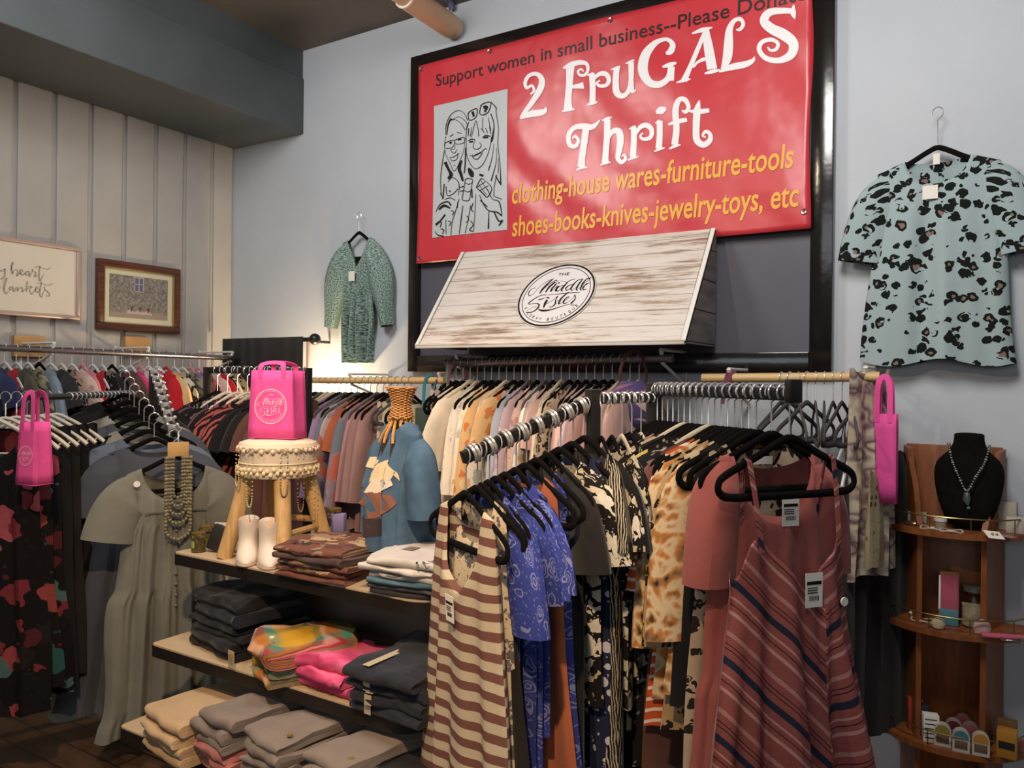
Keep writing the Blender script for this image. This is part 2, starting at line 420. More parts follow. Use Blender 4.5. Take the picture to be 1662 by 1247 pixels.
LET = [
 [(108,512,8),(128,492,14),(115,465,14),(88,478,16),(80,448,20),(100,412,20),(140,402,22),(168,430,30),(162,480,34),(120,550,28),(80,605,22),(55,640,14)],
 [(52,640,14),(110,618,34),(160,610,34),(184,600,24),(190,578,4)],
 [(322,360,44),(316,450,36),(308,540,36),(308,592,48)], [(275,603,8),(308,594,16),(342,590,8)],
 [(285,372,10),(320,354,26),(370,340,26),(408,347,20),(415,380,16),(400,405,16),(375,408,14),(362,390,12),(378,375,10),(392,388,8)], [(315,472,14),(360,467,24),(392,462,36)],
 [(437,400,32),(440,480,32),(438,560,32)], [(410,568,8),(438,558,18),(465,552,8)], [(412,408,6),(437,402,18),(450,400,10)], [(445,430,14),(475,402,22),(510,400,26),(528,430,24),(515,460,20),(480,465,18),(462,450,12),(480,435,8)],
 [(570,368,32),(565,440,34),(570,500,36),(600,520,28),(630,500,24),(648,440,26),(648,338,32)], [(540,378,6),(575,366,16),(590,362,8)], [(618,345,6),(645,335,14),(665,325,8)], [(648,440,30),(652,490,28),(675,492,8)],
 [(835,290,14),(860,280,34),(872,245,30),(850,217,22),(815,216,22),(770,240,34),(725,300,50),(712,380,54),(745,445,42),(800,460,36),(850,425,32),(868,360,38)], [(818,364,10),(858,353,26),(893,342,10)], [(866,370,36),(866,440,30)],
 [(1045,170,20),(1010,260,24),(965,370,26),(935,440,34)], [(895,450,6),(935,438,18),(970,430,6)], [(1048,160,36),(1065,260,50),(1085,375,54)], [(1045,400,8),(1090,387,22),(1130,378,6)], [(975,182,8),(1030,162,24),(1085,148,6)], [(985,330,6),(968,348,14),(985,362,14),(1005,340,14),(1040,322,20),(1065,322,12)],
 [(1212,158,8),(1232,158,18),(1250,130,20),(1235,102,22),(1200,112,24),(1176,160,36),(1172,230,48),(1165,310,48),(1142,378,24)], [(1122,390,8),(1190,362,34),(1260,346,34),(1300,325,22),(1310,303,4)],
 [(1528,98,4),(1518,66,30),(1522,22,6)], [(1518,56,28),(1460,55,32),(1390,65,40),(1362,110,48),(1400,150,54),(1470,185,60),(1518,230,54),(1505,290,46),(1440,322,32),(1370,310,28),(1335,265,26),(1350,225,24),(1400,210,22),(1435,230,20),(1425,262,18),(1395,268,14),(1380,250,8)],
 [(482,646,4),(440,685,28),(390,682,32),(340,690,26),(310,730,26),(315,780,26),(345,790,22),(362,760,18),(345,735,14),(330,750,8)], [(405,680,36),(395,760,36),(382,850,36),(378,902,42)], [(350,920,6),(380,906,16),(412,905,6)],
 [(520,645,36),(518,740,34),(510,850,34),(510,880,42)], [(490,652,6),(520,640,14),(545,635,6)], [(482,892,6),(512,882,14),(540,878,6)], [(520,765,10),(545,715,26),(582,712,36),(592,760,38),(585,815,32),(578,855,26),(598,878,22),(620,860,18),(612,838,12),(598,848,8)],
 [(665,695,32),(665,780,32),(660,850,34)], [(632,868,6),(660,855,16),(690,848,6)], [(640,700,6),(665,690,18),(678,690,8)], [(675,730,12),(700,690,24),(735,680,28),(762,705,26),(755,745,22),(720,755,18),(700,740,12),(715,720,8)],
 [(805,655,32),(805,740,32),(800,805,36)], [(775,822,6),(803,808,16),(832,802,6)], [(785,612,14),(812,600,42),(840,590,16)], [(782,670,6),(805,655,16)],
 [(925,600,8),(945,608,20),(960,580,22),(940,542,26),(908,545,28),(890,600,34),(895,700,34),(885,785,36)], [(855,808,6),(885,792,18),(917,785,6)], [(852,676,10),(900,660,24),(952,650,22)],
 [(1018,545,6),(1006,600,36),(1000,700,36),(1005,760,36),(1040,783,32),(1073,758,28),(1073,725,22),(1050,712,18),(1035,735,12),(1052,742,8)], [(962,602,10),(1010,606,26),(1070,598,22)],
]
def ban_px(ox, oy, sc, d=.0028):
    def f(p):
        q = BW(ox+p[0]/sc, oy+p[1]/sc, BO); return onban(q.x, q.z, d)
    return f
i_ = 0
for n_ in (2, 4, 4, 4, 3, 6, 2, 2, 3, 4, 4, 4, 3, 2):
    on_banner([ribbon2(s, 6) for s in LET[i_:i_+n_]], 'letter', WHITEINK, ban_px(830, 0, 3.324)); i_ += n_
q0, q1 = BW(704, 184, BO), BW(823, 376, BO)
pz0, pz1 = 2.365, 3.06
vs_ = [onban(q0.x+(q1.x-q0.x)*i/8, pz0+(pz1-pz0)*j/10, .003)-bl for j in range(11) for i in range(9)]
MB().add(vs_, [(j*9+i, j*9+i+1, j*9+i+10, j*9+i+9) for j in range(10) for i in range(8)]).build('portrait_panel', plain('grey_portrait_print', 'b4b8b8', .45), t)
CAR = [
 [(160,380,3),(165,300,6),(200,225,5),(260,190,4),(310,215,4),(335,270,5)], [(205,250,14),(180,300,10),(168,380,6)], [(185,270,4),(240,262,4),(290,300,4),(315,345,5)], [(210,262,3),(270,240,3),(330,290,5),(325,340,8)],
 [(160,390,4),(150,470,3),(165,540,3),(200,610,4),(225,660,5),(250,640,4),(275,580,4),(305,500,3),(315,400,4)],
 [(152,470,5),(158,440,6),(225,420,5),(228,455,4),(205,480,4),(158,485,5)], [(232,420,5),(300,400,5),(312,420,4),(300,445,4),(240,450,4),(232,420,5)],
 [(190,445,14),(210,435,12)], [(258,418,14),(285,412,12)], [(190,395,4),(220,375,6)], [(250,360,6),(285,368,4)],
 [(235,460,3),(230,490,3),(205,490,4),(208,512,4),(235,520,4),(248,495,4)], [(190,555,3),(225,550,5),(270,520,4)], [(195,560,3),(215,582,5),(250,568,4),(258,530,4)], [(225,618,4),(238,615,3)],
 [(155,590,26),(185,650,20),(205,690,30),(180,720,16)], [(150,500,5),(130,620,6),(120,740,5),(130,860,6)], [(290,580,14),(270,640,26),(285,690,22),(300,740,16)], [(320,480,8),(318,600,10),(310,680,8)],
 [(345,265,5),(340,215,8),(370,190,6),(410,180,8),(405,240,6),(370,265,6),(345,265,5)], [(375,200,20),(385,240,16)], [(430,215,6),(445,150,7),(500,128,7),(520,140,6),(500,205,7),(455,228,7),(430,215,6)], [(460,170,24),(490,165,20),(470,205,14)], [(520,128,6),(560,170,8),(560,200,4)],
 [(345,280,5),(325,350,5),(325,460,4),(330,540,4),(360,610,5),(400,645,5),(450,620,5),(490,550,4),(515,470,4),(525,400,5)],
 [(400,270,4),(380,340,4),(365,400,4)], [(405,270,4),(420,340,4),(425,395,5)], [(345,330,8),(340,390,6)], [(440,330,4),(470,365,6)], [(480,330,4),(495,370,6)], [(510,320,5),(520,375,6)], [(370,320,3),(355,395,5)], [(455,250,4),(455,350,4)], [(500,250,3),(520,350,5)],
 [(520,220,8),(545,300,6),(535,400,14),(525,440,6)], [(560,200,5),(580,330,4),(575,450,4),(590,600,4),(595,770,9)], [(545,450,3),(530,560,4),(500,660,8)], [(565,480,3),(560,600,4),(520,740,9)], [(580,560,3),(575,680,5)],
 [(340,430,6),(365,415,8),(395,420,6)], [(350,438,12),(380,432,12)], [(455,405,5),(480,388,10),(520,395,6)], [(465,405,12),(500,402,10)], [(395,425,3),(380,470,4),(395,492,5),(425,490,5),(445,465,5),(430,440,3)],
 [(350,540,4),(390,545,5),(440,520,5),(475,490,5),(490,500,3)], [(375,535,5),(385,565,6),(420,568,6),(455,520,5)], [(390,540,4),(440,520,10)], [(345,640,20),(365,680,40),(375,710,20)], [(430,690,14),(460,700,18)],
 [(180,745,5),(210,712,5),(250,730,5),(270,770,6),(265,850,4)], [(165,780,5),(175,850,5),(220,840,5),(260,800,6)], [(190,820,16)] + [(200,815,10)], [(160,880,5),(200,870,6),(240,890,5)], [(85,980,5),(120,920,8),(180,900,10),(205,930,12)],
 [(110,960,14),(150,930,20),(200,950,10)], [(85,1080,20),(120,1050,10),(160,1000,14)], [(80,1130,5),(105,1160,8),(150,1168,8)], [(165,1040,4),(168,1150,4)], [(95,1060,8),(130,1060,8),(120,1100,6)], [(125,1110,6),(150,1120,8),(140,1150,6)], [(180,1050,5),(205,1060,6),(190,1090,5)], [(205,970,6),(230,980,6),(215,1005,5)],
 [(270,880,5),(240,980,5),(215,1060,5),(205,1160,4)], [(300,930,5),(285,1040,8),(270,1150,5)], [(360,930,6),(340,1040,4),(315,1145,5)], [(400,840,4),(395,960,4),(380,1130,4)], [(380,910,6),(365,960,8),(385,980,5)], [(330,1010,6),(345,1040,6),(325,1060,6)], [(360,1050,7),(378,1080,6),(350,1120,7),(378,1130,5)],
 [(320,725,6),(345,720,6),(378,730,6)], [(320,725,5),(308,800,5),(295,880,6),(320,892,6),(350,885,6),(365,800,5),(378,730,5)], [(318,755,5),(345,765,5),(372,755,5)], [(308,810,5),(335,825,5),(360,815,5)], [(275,790,5),(310,780,8)], [(275,820,5),(305,815,8)],
 [(405,790,6),(440,725,6),(470,735,4),(525,795,6),(490,865,7),(450,830,10),(405,790,6)], [(420,760,4),(485,850,4)], [(440,735,4),(505,830,4)], [(410,790,4),(475,745,4)], [(430,815,4),(500,775,4)],
 [(430,850,5),(460,920,8),(500,970,8),(560,980,10),(600,1010,12)], [(435,890,8),(490,940,8)], [(490,800,5),(530,880,5),(580,900,8),(600,1000,6)], [(540,980,8),(575,1050,12),(605,1045,10),(575,1085,10)], [(500,975,4),(495,1110,12)], [(555,700,8),(590,760,10)], [(545,860,5),(600,880,5)], [(565,690,6),(545,780,4),(540,860,5)],
 [(150,760,8),(140,880,10)], [(120,830,5),(125,850,4)], [(370,800,8),(372,870,10)], [(260,900,6),(255,950,8)],
]
on_banner([ribbon2(s, 4) for s in CAR], 'portrait_drawing', INK, ban_px(690, 140, 4.793, .006))
GR = plain('grommet_metal', 'a8a099', .3, 1.0)
for (x, z) in [(1.585, 3.27), (1.585, 2.262), (3.535, 2.305), (2.02, 3.272), (2.68, 3.272), (1.95, 2.252), (2.43, 2.252), (2.99, 2.255)]:
    c = onban(x, z, .002)-bl
    MB().add(*(lambda n: ([c+Vector((r*math.cos(2*pi*k/n), -h, r*math.sin(2*pi*k/n))) for r, h in ((.013, 0), (.010, .004), (.006, .003), (.005, 0)) for k in range(n)],
        [(a*n+k, a*n+(k+1) % n, (a+1)*n+(k+1) % n, (a+1)*n+k) for a in range(3) for k in range(n)]))(12)).build('grommet', GR, t)
# ------------------------------------------------------------------ whitewashed awning sign
ax0, ax1, azt, azb, ay = 1.872, 3.178, 2.27, 1.775, .45
g = G('whitewashed_planks'); v = g.obj()
mp = g.n('ShaderNodeMapping', i_Vector=v, i_Scale=(1.5, 16, 16)); n1 = g.noise(mp.outputs[0], 2.4, 9.0, .74)
mp2 = g.n('ShaderNodeMapping', i_Vector=v, i_Scale=(1.2, 3, 3)); n2 = g.noise(mp2.outputs[0], 2.0, 3.0)
k = g.math('ADD', n1.outputs[0], g.math('MULTIPLY', g.math('SUBTRACT', n2.outputs[0], .5), .45))
c1 = g.ramp(k, [(.30, C('75604e')), (.40, C('a18d7c')), (.47, C('c3b7ac')), (.56, C('cdc4bb'))])
sz = g.n('ShaderNodeSeparateXYZ', i_0=v)
pl = g.math('FRACT', g.math('MULTIPLY', sz.outputs[2], 15.2)); gap = g.math('LESS_THAN', pl, .05)
WWASH = g.done(g.mix(g.math('MULTIPLY', gap, .6), c1, C('6a5646')), .7, 0, .3)
g = G('grey_planks'); n1 = g.noise(g.n('ShaderNodeMapping', i_Vector=g.obj(), i_Scale=(9, 1.5, 12)).outputs[0], 2.4, 7.0, .6)
sz = g.n('ShaderNodeSeparateXYZ', i_0=g.obj()); gap = g.math('LESS_THAN', g.math('FRACT', g.math('MULTIPLY', sz.outputs[2], 7.6)), .04)
GREYPL = g.done(g.mix(gap, g.ramp(n1.outputs[0], [(.3, C('5a5450')), (.7, C('85807b'))]), C('2c2624')), .7, 0, .3)
t = thing('awning_sign', 'whitewashed plank awning sign of a boutique below the red banner', 'sign', ((ax0+ax1)/2, 0, azb))
hw = (ax1-ax0)/2; hh = azt-azb
YB = -.055
ut = Vector((0, -(ay-.08), -hh)); sl = ut.normalized(); nrm = Vector((0, -hh, ay-.08)).normalized()
def slab(x0, x1, a, b, th):
    pa = Vector((0, -.08, hh))+sl*a; pb = Vector((0, -.08, hh))+sl*b
    vs = []
    for x in (x0, x1):
        for p in (pa, pb, pb-nrm*th, pa-nrm*th): vs.append(Vector((x, p.y, p.z)))
    return MB().add(vs, [(0,1,2,3),(7,6,5,4),(0,4,5,1),(1,5,6,2),(2,6,7,3),(3,7,4,0)])
SL = ut.length
slab(-hw, hw, 0, SL, .018).build('front_board', WWASH, t, smooth=False)
for s in (-1, 1):
    MB().prism([(YB, hh), (-.08, hh), (-ay, .0), (-ay, -.005), (YB, -.005)], lambda u, v, w_: Vector((w_, u, v)), s*hw, s*(hw-.02)).build('side_panel', GREYPL, t, smooth=False)
slab(-hw-.004, -hw+.014, 0, SL, -.004).build('edge_strip', WHITEP, t, smooth=False)
slab(hw-.014, hw+.004, 0, SL, -.004).build('edge_strip', WHITEP, t, smooth=False)
MB().box((-hw, -ay-.006, -.012), (hw, -ay+.014, .008), .003).build('bottom_lip', WWASH, t)
awl = Vector(t.location)
awO = awl+Vector((0, -.08, hh))
def awn(px, py):
    d = DIR(px, py); k = (awO-CAM).dot(nrm)/d.dot(nrm); p = CAM+d*k-awO
    return p.x, p.dot(sl)
LOGO_PX = [
 [(255,615,10),(265,570,16),(310,520,8),(375,500,4)], [(262,640,8),(255,610,16)], [(262,642,10),(330,610,6),(420,500,5),(500,430,6),(600,370,8),(685,335,3)], [(660,345,14),(560,440,32),(480,530,36),(435,600,18)], [(480,540,5),(580,450,8),(700,370,14),(720,380,8)], [(690,400,26),(590,490,34),(530,580,20)], [(540,560,5),(620,470,8),(745,370,6)], [(720,420,18),(640,510,30),(615,570,22)], [(735,425,16),(765,405,22)],
 [(620,560,6),(690,500,6),(720,470,16)], [(745,465,18),(690,545,24),(730,560,6)], [(830,460,8),(770,470,10),(715,520,20),(715,558,14),(760,540,8),(830,460,8)], [(1015,345,8),(920,380,12),(850,450,26),(790,540,26),(815,560,6)], [(770,385,4),(820,382,5),(880,410,5)],
 [(1000,440,8),(930,450,10),(865,500,22),(870,545,14),(920,520,8),(1000,440,8)], [(1145,345,8),(1060,370,14),(990,440,26),(940,520,26),(965,550,6)], [(965,545,6),(1080,440,6),(1140,350,8)], [(1140,350,14),(1070,440,28),(1030,530,22),(1055,545,6)], [(1060,530,6),(1180,410,6),(1275,325,6)], [(1275,325,14),(1200,350,18),(1130,440,30),(1095,530,18),(1120,540,6)], [(1130,490,6),(1200,440,8),(1240,420,8),(1200,430,12),(1145,490,24),(1140,535,14),(1195,525,6)],
 [(565,625,6),(700,612,8),(840,598,10),(980,585,14),(1085,580,6)], [(545,625,10),(460,630,10),(350,690,14),(260,760,20),(265,785,12),(360,770,8),(415,790,22),(400,850,24),(310,920,16),(205,935,8)], [(205,930,5),(260,870,4),(340,830,4),(390,840,4)], [(410,710,18),(470,695,14),(520,670,6)], [(545,670,20),(590,680,18)], [(555,710,34),(520,770,44),(490,850,16)], [(540,780,6),(640,720,6),(730,640,8)], [(730,640,12),(690,720,16),(680,780,24),(630,830,14),(580,840,6),(600,815,4)], [(700,740,5),(780,690,6),(870,590,10)], [(905,575,14),(850,620,20),(780,690,30),(735,780,24),(770,770,6)], [(770,770,5),(850,720,6),(910,660,8),(870,670,14),(815,740,26),(830,775,14),(890,750,6)], [(890,750,5),(960,690,5),(1000,630,8)], [(1000,625,16),(1010,690,14),(950,760,30),(930,780,10)], [(405,875,14),(480,900,34),(620,880,20),(780,825,10),(910,790,6),(995,795,4),(970,815,6),(935,805,8)],
]
lg = [[(*awn(830+x/9.973, 415+y/9.973), w_) for x, y, w_ in s] for s in LOGO_PX]
ctr = awn(903, 480); 
e1 = awn(836, 500); 
# the round badge is a circle on the board
RB = .188
LOGO = [[((x-ctr[0])/RB, -(y-ctr[1])/RB, w_*.0029/RB*.1) for x, y, w_ in s] for s in lg]
cxs = [p[0] for s in LOGO for p in s]; cys = [p[1] for s in LOGO for p in s]
mx, my = (min(cxs)+max(cxs))/2, (min(cys)+max(cys))/2
kx = 1.56/(max(cxs)-min(cxs)); ky = 1.08/(max(cys)-min(cys))
LOGO = [[((x-mx)*kx, (y-my)*ky, w_) for x, y, w_ in s] for s in LOGO]
def ring2(r0, r1, n=48): return ([(r*math.cos(2*pi*k/n), r*math.sin(2*pi*k/n)) for r in (r0, r1) for k in range(n)], [(k, (k+1) % n, n+(k+1) % n, n+k) for k in range(n)])
def arc_text(s, r, a0, a1, h):
    out = []; n = len(s)
    for i, ch in enumerate(s):
        if ch == ' ': continue
        a = a0+(a1-a0)*i/(n-1); vs, fs = fit_text(ch, h*.62 if ch != 'I' else h*.25, h)
        c, sn = math.cos(a+pi/2), math.sin(a+pi/2)
        out.append(([(r*math.cos(a)+(x-h*.3)*c-y*sn, r*math.sin(a)+(x-h*.3)*sn+y*c) for x, y in vs], fs))
    return out
THE = fit_text('THE', .3, .085); THE = ([(x-.15, y+.62) for x, y in THE[0]], THE[1])
LOGO2 = [ribbon2(s, 4) for s in LOGO]+[THE]+arc_text('A CURVY BOUTIQUE', .82, math.radians(-150), math.radians(-30), .085)
LOGO_RINGS = [ring2(.94, .985), ring2(.86, .875)]
def put_logo(parent, m, O, ax, ay_, R, nm='logo', rings=True):
    mb = MB(); ax, ay_ = Vector(ax), Vector(ay_)
    for vs, fs in LOGO2+(LOGO_RINGS if rings else []): mb.add([Vector(O)+ax*(x*R)+ay_*(y*R) for x, y in vs], fs)
    return mb.build(nm, m, parent, smooth=False)
O = Vector((0, -.08, hh))+Vector((ctr[0], 0, 0))+sl*ctr[1]+nrm*.002
mb = MB(); n = 64; up = -sl
ringv = [O+Vector((RB*math.cos(2*pi*k/n), 0, 0))+up*(RB*math.sin(2*pi*k/n)) for k in range(n)]
mb.add(ringv+[p+nrm*.004 for p in ringv], [tuple(range(n, 2*n))]+[(k, (k+1) % n, n+(k+1) % n, n+k) for k in range(n)]).build('round_badge', plain('badge_white', 'd8d2d0', .5), t, smooth=False)
put_logo(t, INK, O+nrm*.006, (1, 0, 0), up, RB)
# ------------------------------------------------------------------ hangers
HM = {'black': VELVET, 'white': plain('white_wood_hanger', 'd8cdbd', .5), 'grey': plain('grey_velvet', '54504f', .9, 0, .1), 'beige': plain('beige_velvet', 'b9ad98', .9, 0, .1),
      'clear': plain('clear_white_plastic', 'cfcfd0', .25), 'pink': plain('pink_plastic', 'd88a9a', .4), 'red': plain('red_plastic', 'b9303c', .4)}
_hm = {}
def hanger_mesh(kind, hook):
    key = (kind, hook)
    if key in _hm: return _hm[key]
    m = HM[kind]; thick = kind in ('black', 'grey', 'beige')
    mb = MB()
    if thick:
        arc = cat_rom([(-.209, -.126, 1), (-.216, -.106, 1), (-.196, -.082, 1), (-.10, -.038, 1), (-.04, -.008, 1), (0, .006, 1), (.04, -.008, 1), (.10, -.038, 1), (.196, -.082, 1), (.216, -.106, 1), (.209, -.126, 1), (.18, -.136, 1), (.09, -.138, 1), (-.09, -.138, 1), (-.18, -.136, 1)], 5, True)
        arc.append(arc[0])
        mb.tube([(p[0], 0, p[1]) for p in arc], .0102, 8, False, .42, (0, 1, 0))
    else:
        arc = cat_rom([(-.21, -.112, 1), (-.15, -.066, 1), (-.06, -.016, 1), (0, .006, 1), (.06, -.016, 1), (.15, -.066, 1), (.21, -.112, 1)], 5)
        mb.tube([(p[0], 0, p[1]) for p in arc], .0085, 6, True, .7, (0, 1, 0))
        mb.tube([(-.185, 0, -.09), (-.15, 0, -.125), (.15, 0, -.125), (.185, 0, -.09)], .004, 6)
    bar = mb.build('shoulder_bar', m); me1 = bar.data; bpy.data.objects.remove(bar)
    R = .021; hk = [(0, 0, 0), (0, 0, hook-R*1.3)]+[(R*math.cos(math.radians(x)), 0, hook+R*math.sin(math.radians(x))) for x in range(-60, 205, 22)]
    hb = MB().tube(hk, .0021, 6).build('hook', m if kind in ('pink', 'red', 'clear') else CHROME); me2 = hb.data; bpy.data.objects.remove(hb)
    _hm[key] = (me1, me2); return _hm[key]
def hanger(kind, pos, yaw, label, group='clothes hangers', hook=.075, hs=1.0):
    t = thing('clothes_hanger', label, 'hanger', pos, yaw, group); t.scale = (hs, hs, 1)
    for nm, me in zip(('shoulder_bar', 'hook'), hanger_mesh(kind, hook)):
        o = bpy.data.objects.new(nm, me); COL.objects.link(o); o.parent = t
    return t
# ------------------------------------------------------------------ garments
def smooth01(t): t = max(0, min(1, t)); return t*t*(3-2*t)
def body_mesh(r, w, L, hem, d, nw, nf, nb, fold, nfn, top=None, ah=.20, tiers=(), nu=16, nv=12, slope=.42, vneck=False, flare=1.0, hemw=.008, crush=0.0, gather=.0):
    ph = [[r.uniform(0, 6.28) for _ in range(4)] for _ in range(2)]
    fr = [[nfn*pi*r.uniform(.8, 1.2), nfn*pi*r.uniform(1.5, 1.9), nfn*pi*.45, 0] for _ in range(2)]
    W0 = top if top else w
    def wid(s):
        if s < ah: return W0+(w-W0)*smooth01(s/ah)
        q = (s-ah)/max(.01, L-ah); x = w+(hem-w)*q**flare
        for tz, jump in tiers: x += jump*smooth01((s-tz)/.03)
        return x
    def famp(s):
        a = fold*(.15+.85*smooth01(s/max(.25, L*.7)))
        for tz, jump in tiers: a *= (1+.35*smooth01((s-tz)/.02))
        return a
    mb = MB()
    for side in (0, 1):
        sg = -1 if side == 0 else 1
        nd = nf if side == 0 else nb
        vs = []; uv = []
        for j in range(nv+1):
            q = j/nv; q = q**1.15
            for i in range(nu+1):
                u = -1+2*i/nu; u = math.copysign(abs(u)**.9, u)
                x0 = u*W0; zt = -slope*abs(x0)*.95+.018
                if abs(x0) < nw:
                    k = abs(x0)/nw; sh = (1-k) if vneck and side == 0 else math.sqrt(max(0, 1-k*k))
                    zt = -slope*nw-nd*sh+.018
                ze = -L+hemw*math.sin(u*5+ph[side][2])
                z = zt+(ze-zt)*q; s_ = -z
                x = u*wid(s_)
                e = max(0, 1-u**4)
                th = d*(.35+.65*smooth01(s_/.25))
                if j == 0: th *= .5
                y = sg*th*math.sqrt(max(0, 1-u*u))
                a = famp(s_)
                y += e*a*(math.sin(fr[side][0]*u+ph[side][0]+.8*q)+.5*math.sin(fr[side][1]*u+ph[side][1])+.6*math.sin(fr[side][2]*u+ph[side][2]+2*q))
                for tz, jump in tiers:
                    if s_ > tz: y += e*gather*smooth01((s_-tz)/.02)*math.exp(-(s_-tz)/.14)*math.sin(46*u+3*tz+1.5*math.sin(9*u))*sg
                x += (1-e)*a*.6*math.sin(9*s_+ph[0][3])
                x += crush*math.sin(fr[0][2]*u+ph[0][0])*q
                vs.append((x, y, z)); uv.append((x+side*.9+r.seed_off, z))
        fs = [(j*(nu+1)+i, j*(nu+1)+i+1, (j+1)*(nu+1)+i+1, (j+1)*(nu+1)+i) for j in range(nv) for i in range(nu)]
        mb.add(vs, fs, uv)
    # pull the two sheets together at sides and shoulders
    N = (nu+1)*(nv+1)
    for j in range(nv+1):
        for i in (0, nu):
            a, b = mb.v[j*(nu+1)+i], mb.v[N+j*(nu+1)+i]; m_ = (a+b)/2; mb.v[j*(nu+1)+i] = m_; mb.v[N+j*(nu+1)+i] = m_.copy()
    for i in range(nu+1):
        a, b = mb.v[i], mb.v[N+i]
        if abs(a.z-b.z) < .004: m_ = (a+b)/2; mb.v[i] = m_; mb.v[N+i] = m_.copy()
    return mb
def sleeve_mesh(r, side, w, slope, ln, r0, r1, ang, d, puff=0.0, nv=9, seg=12, fold=.004):
    a = math.radians(ang); z0 = -slope*w
    p0 = Vector((w-.05, 0, z0+.022-r0)); p1 = Vector((w+.02*min(1, ang/15), 0, z0+.016-r0*.92))
    p2 = Vector((w-.01+math.sin(a)*ln, 0, z0-.02-math.cos(a)*ln))
    mb = MB(); ph = r.uniform(0, 6)
    vs = []; uv = []
    for j in range(nv+1):
        t = j/nv; c = p0*(1-t)**2+p1*2*t*(1-t)+p2*t*t
        tg = (p1-p0)*2*(1-t)+(p2-p1)*2*t; tg.normalize(); pr = Vector((tg.z, 0, -tg.x))
        rad = r0+(r1-r0)*t+puff*math.sin(pi*min(1, (t**1.7 if puff > .02 else t)*1.06))**2
        dd = d*(.5+.5*smooth01(t*3))+puff*.5*math.sin(pi*t)
        for k in range(seg):
            an = 2*pi*k/seg
            fo = 1+fold/ max(rad, .02)*math.sin(3*an+ph+2*t)
            p = c+pr*(rad*math.cos(an)*fo)+Vector((0, dd*math.sin(an)*fo+.3*fold*math.sin(7*t+ph), 0))
            vs.append((p.x*side, p.y, p.z)); uv.append((an*rad*.8+2+r.seed_off, p.z))
    fs = [(j*seg+k, j*seg+(k+1) % seg, (j+1)*seg+(k+1) % seg, (j+1)*seg+k) for j in range(nv) for k in range(seg)]
    return mb.add(vs, fs, uv)
_gs = [0]
def garment(name, label, cat, pos, yaw, mat, w=.19, L=.66, hem=.22, d=.022, nw=.075, nf=.07, nb=.02, sl=None, fold=.007, nfn=4, top=None, group=None,
            tiers=(), nu=16, nv=11, slope=.42, vneck=False, flare=1.0, sub=0, slm=None, puff=0.0, hemw=.008, ah=.2, gather=0.0):
    _gs[0] += 1; r = random.Random(_gs[0]*7+3); r.seed_off = r.uniform(0, 5)
    t = thing(name, label, cat, pos, yaw, group)
    objs = [body_mesh(r, w, L, hem, d, nw, nf, nb, fold, nfn, top, ah, tiers, nu, nv, slope, vneck, flare, hemw, 0.0, gather).build('body', mat, t, weld=True)]
    if sl:
        ln, r0, r1, ang = sl
        for s in (-1, 1): objs.append(sleeve_mesh(r, s, w, slope, ln, r0, r1, ang, max(d, .018), puff, fold=max(.004, min(.012, fold*.7))).build('sleeve', slm or mat, t))
    if sub:
        for o in objs:
            m_ = o.modifiers.new('soft', 'SUBSURF'); m_.levels = sub; m_.render_levels = sub
    return t
ORD = 'first second third fourth fifth sixth seventh eighth ninth tenth eleventh twelfth thirteenth fourteenth fifteenth sixteenth seventeenth eighteenth nineteenth twentieth twenty-first twenty-second twenty-third twenty-fourth twenty-fifth twenty-sixth twenty-seventh twenty-eighth twenty-ninth thirtieth thirty-first thirty-second thirty-third thirty-fourth'.split()
def row(where, group, p0, p1, items, hook=.075, yaw=None, hs=1.0, jit=.12, gap_rot=0, rodr=.0):
    """items: (description, kind name, category, material, hanger kind, spec) hung evenly from p0 to p1"""
    p0, p1 = Vector(p0), Vector(p1); n = len(items); dv = p1-p0
    yw = math.atan2(dv.y, dv.x)+pi/2 if yaw is None else yaw
    r = random.Random(len(where)*13)
    for i, (desc, nm, cat, m, hkind, spec) in enumerate(items):
        q = p0+dv*((i+.5)/n)
        y_ = yw+r.uniform(-jit, jit)
        nb_ = Vector((q.x, q.y, q.z-hook+rodr))
        lab = f"{desc}, {ORD[i]} {where}"
        if nm: garment(nm, lab, cat, nb_, y_, m, group=group, **spec)
        if hkind: hanger(hkind, nb_, y_, f"{hkind} hanger of the {desc} {ORD[i]} {where}" if nm else f"{desc}, {ORD[i]} {where}", group+' hangers', hook, hs)
# ------------------------------------------------------------------ fabrics
F = fabric
f_cream = F('cream_chiffon', 'd8cbb8'); f_ivory = F('ivory_knit', 'cfc4b2'); f_mauve = F('mauve_knit', '957072', heather=.25); f_lav = F('lavender_knit', '84708f', heather=.15)
f_dmauve = F('dusty_mauve_knit', '8a6a68', heather=.4); f_grey = F('grey_jersey', '77756f'); f_dgrey = F('charcoal_jersey', '3f3c3e'); f_blk = F('black_jersey', '151112', .2); f_blk2 = F('black_crepe', '1c1716', .2)
f_sage = F('sage_fleece', '8f958b', .2, sc=40); f_beige = F('beige_fleece', 'aa9a84', .2, sc=40); f_sblue = F('steel_blue_knit', '5c6a78'); f_rust = F('rust_knit', '9b5436')
f_teal = F('teal_jersey', '1f7d86'); f_navy = F('navy_jersey', '23284a'); f_red = F('red_jersey', 'b01f2a'); f_olive = F('olive_twill', '4b4738'); f_denim = F('faded_denim', '7d8a97'); f_pink = F('pink_jersey', 'c47a88')
f_hot = F('hot_pink_jersey', 'c63c72'); f_char = F('black_denim', '2b2a2e'); f_brown = F('brown_jersey', '5a3a33'); f_dress = F('grey_green_crepe', '716f65', .08); f_slate = F('slate_blue_linen', '5a6270'); f_ink = F('charcoal_blue_linen', '44464e')
f_lgrey = F('pale_grey_linen', '86857c'); f_mdress = F('dusty_rose_jersey', '95504a', .06); f_orange = F('orange_jersey', 'b9512c'); f_white = F('white_cotton', 'c9c2b8')
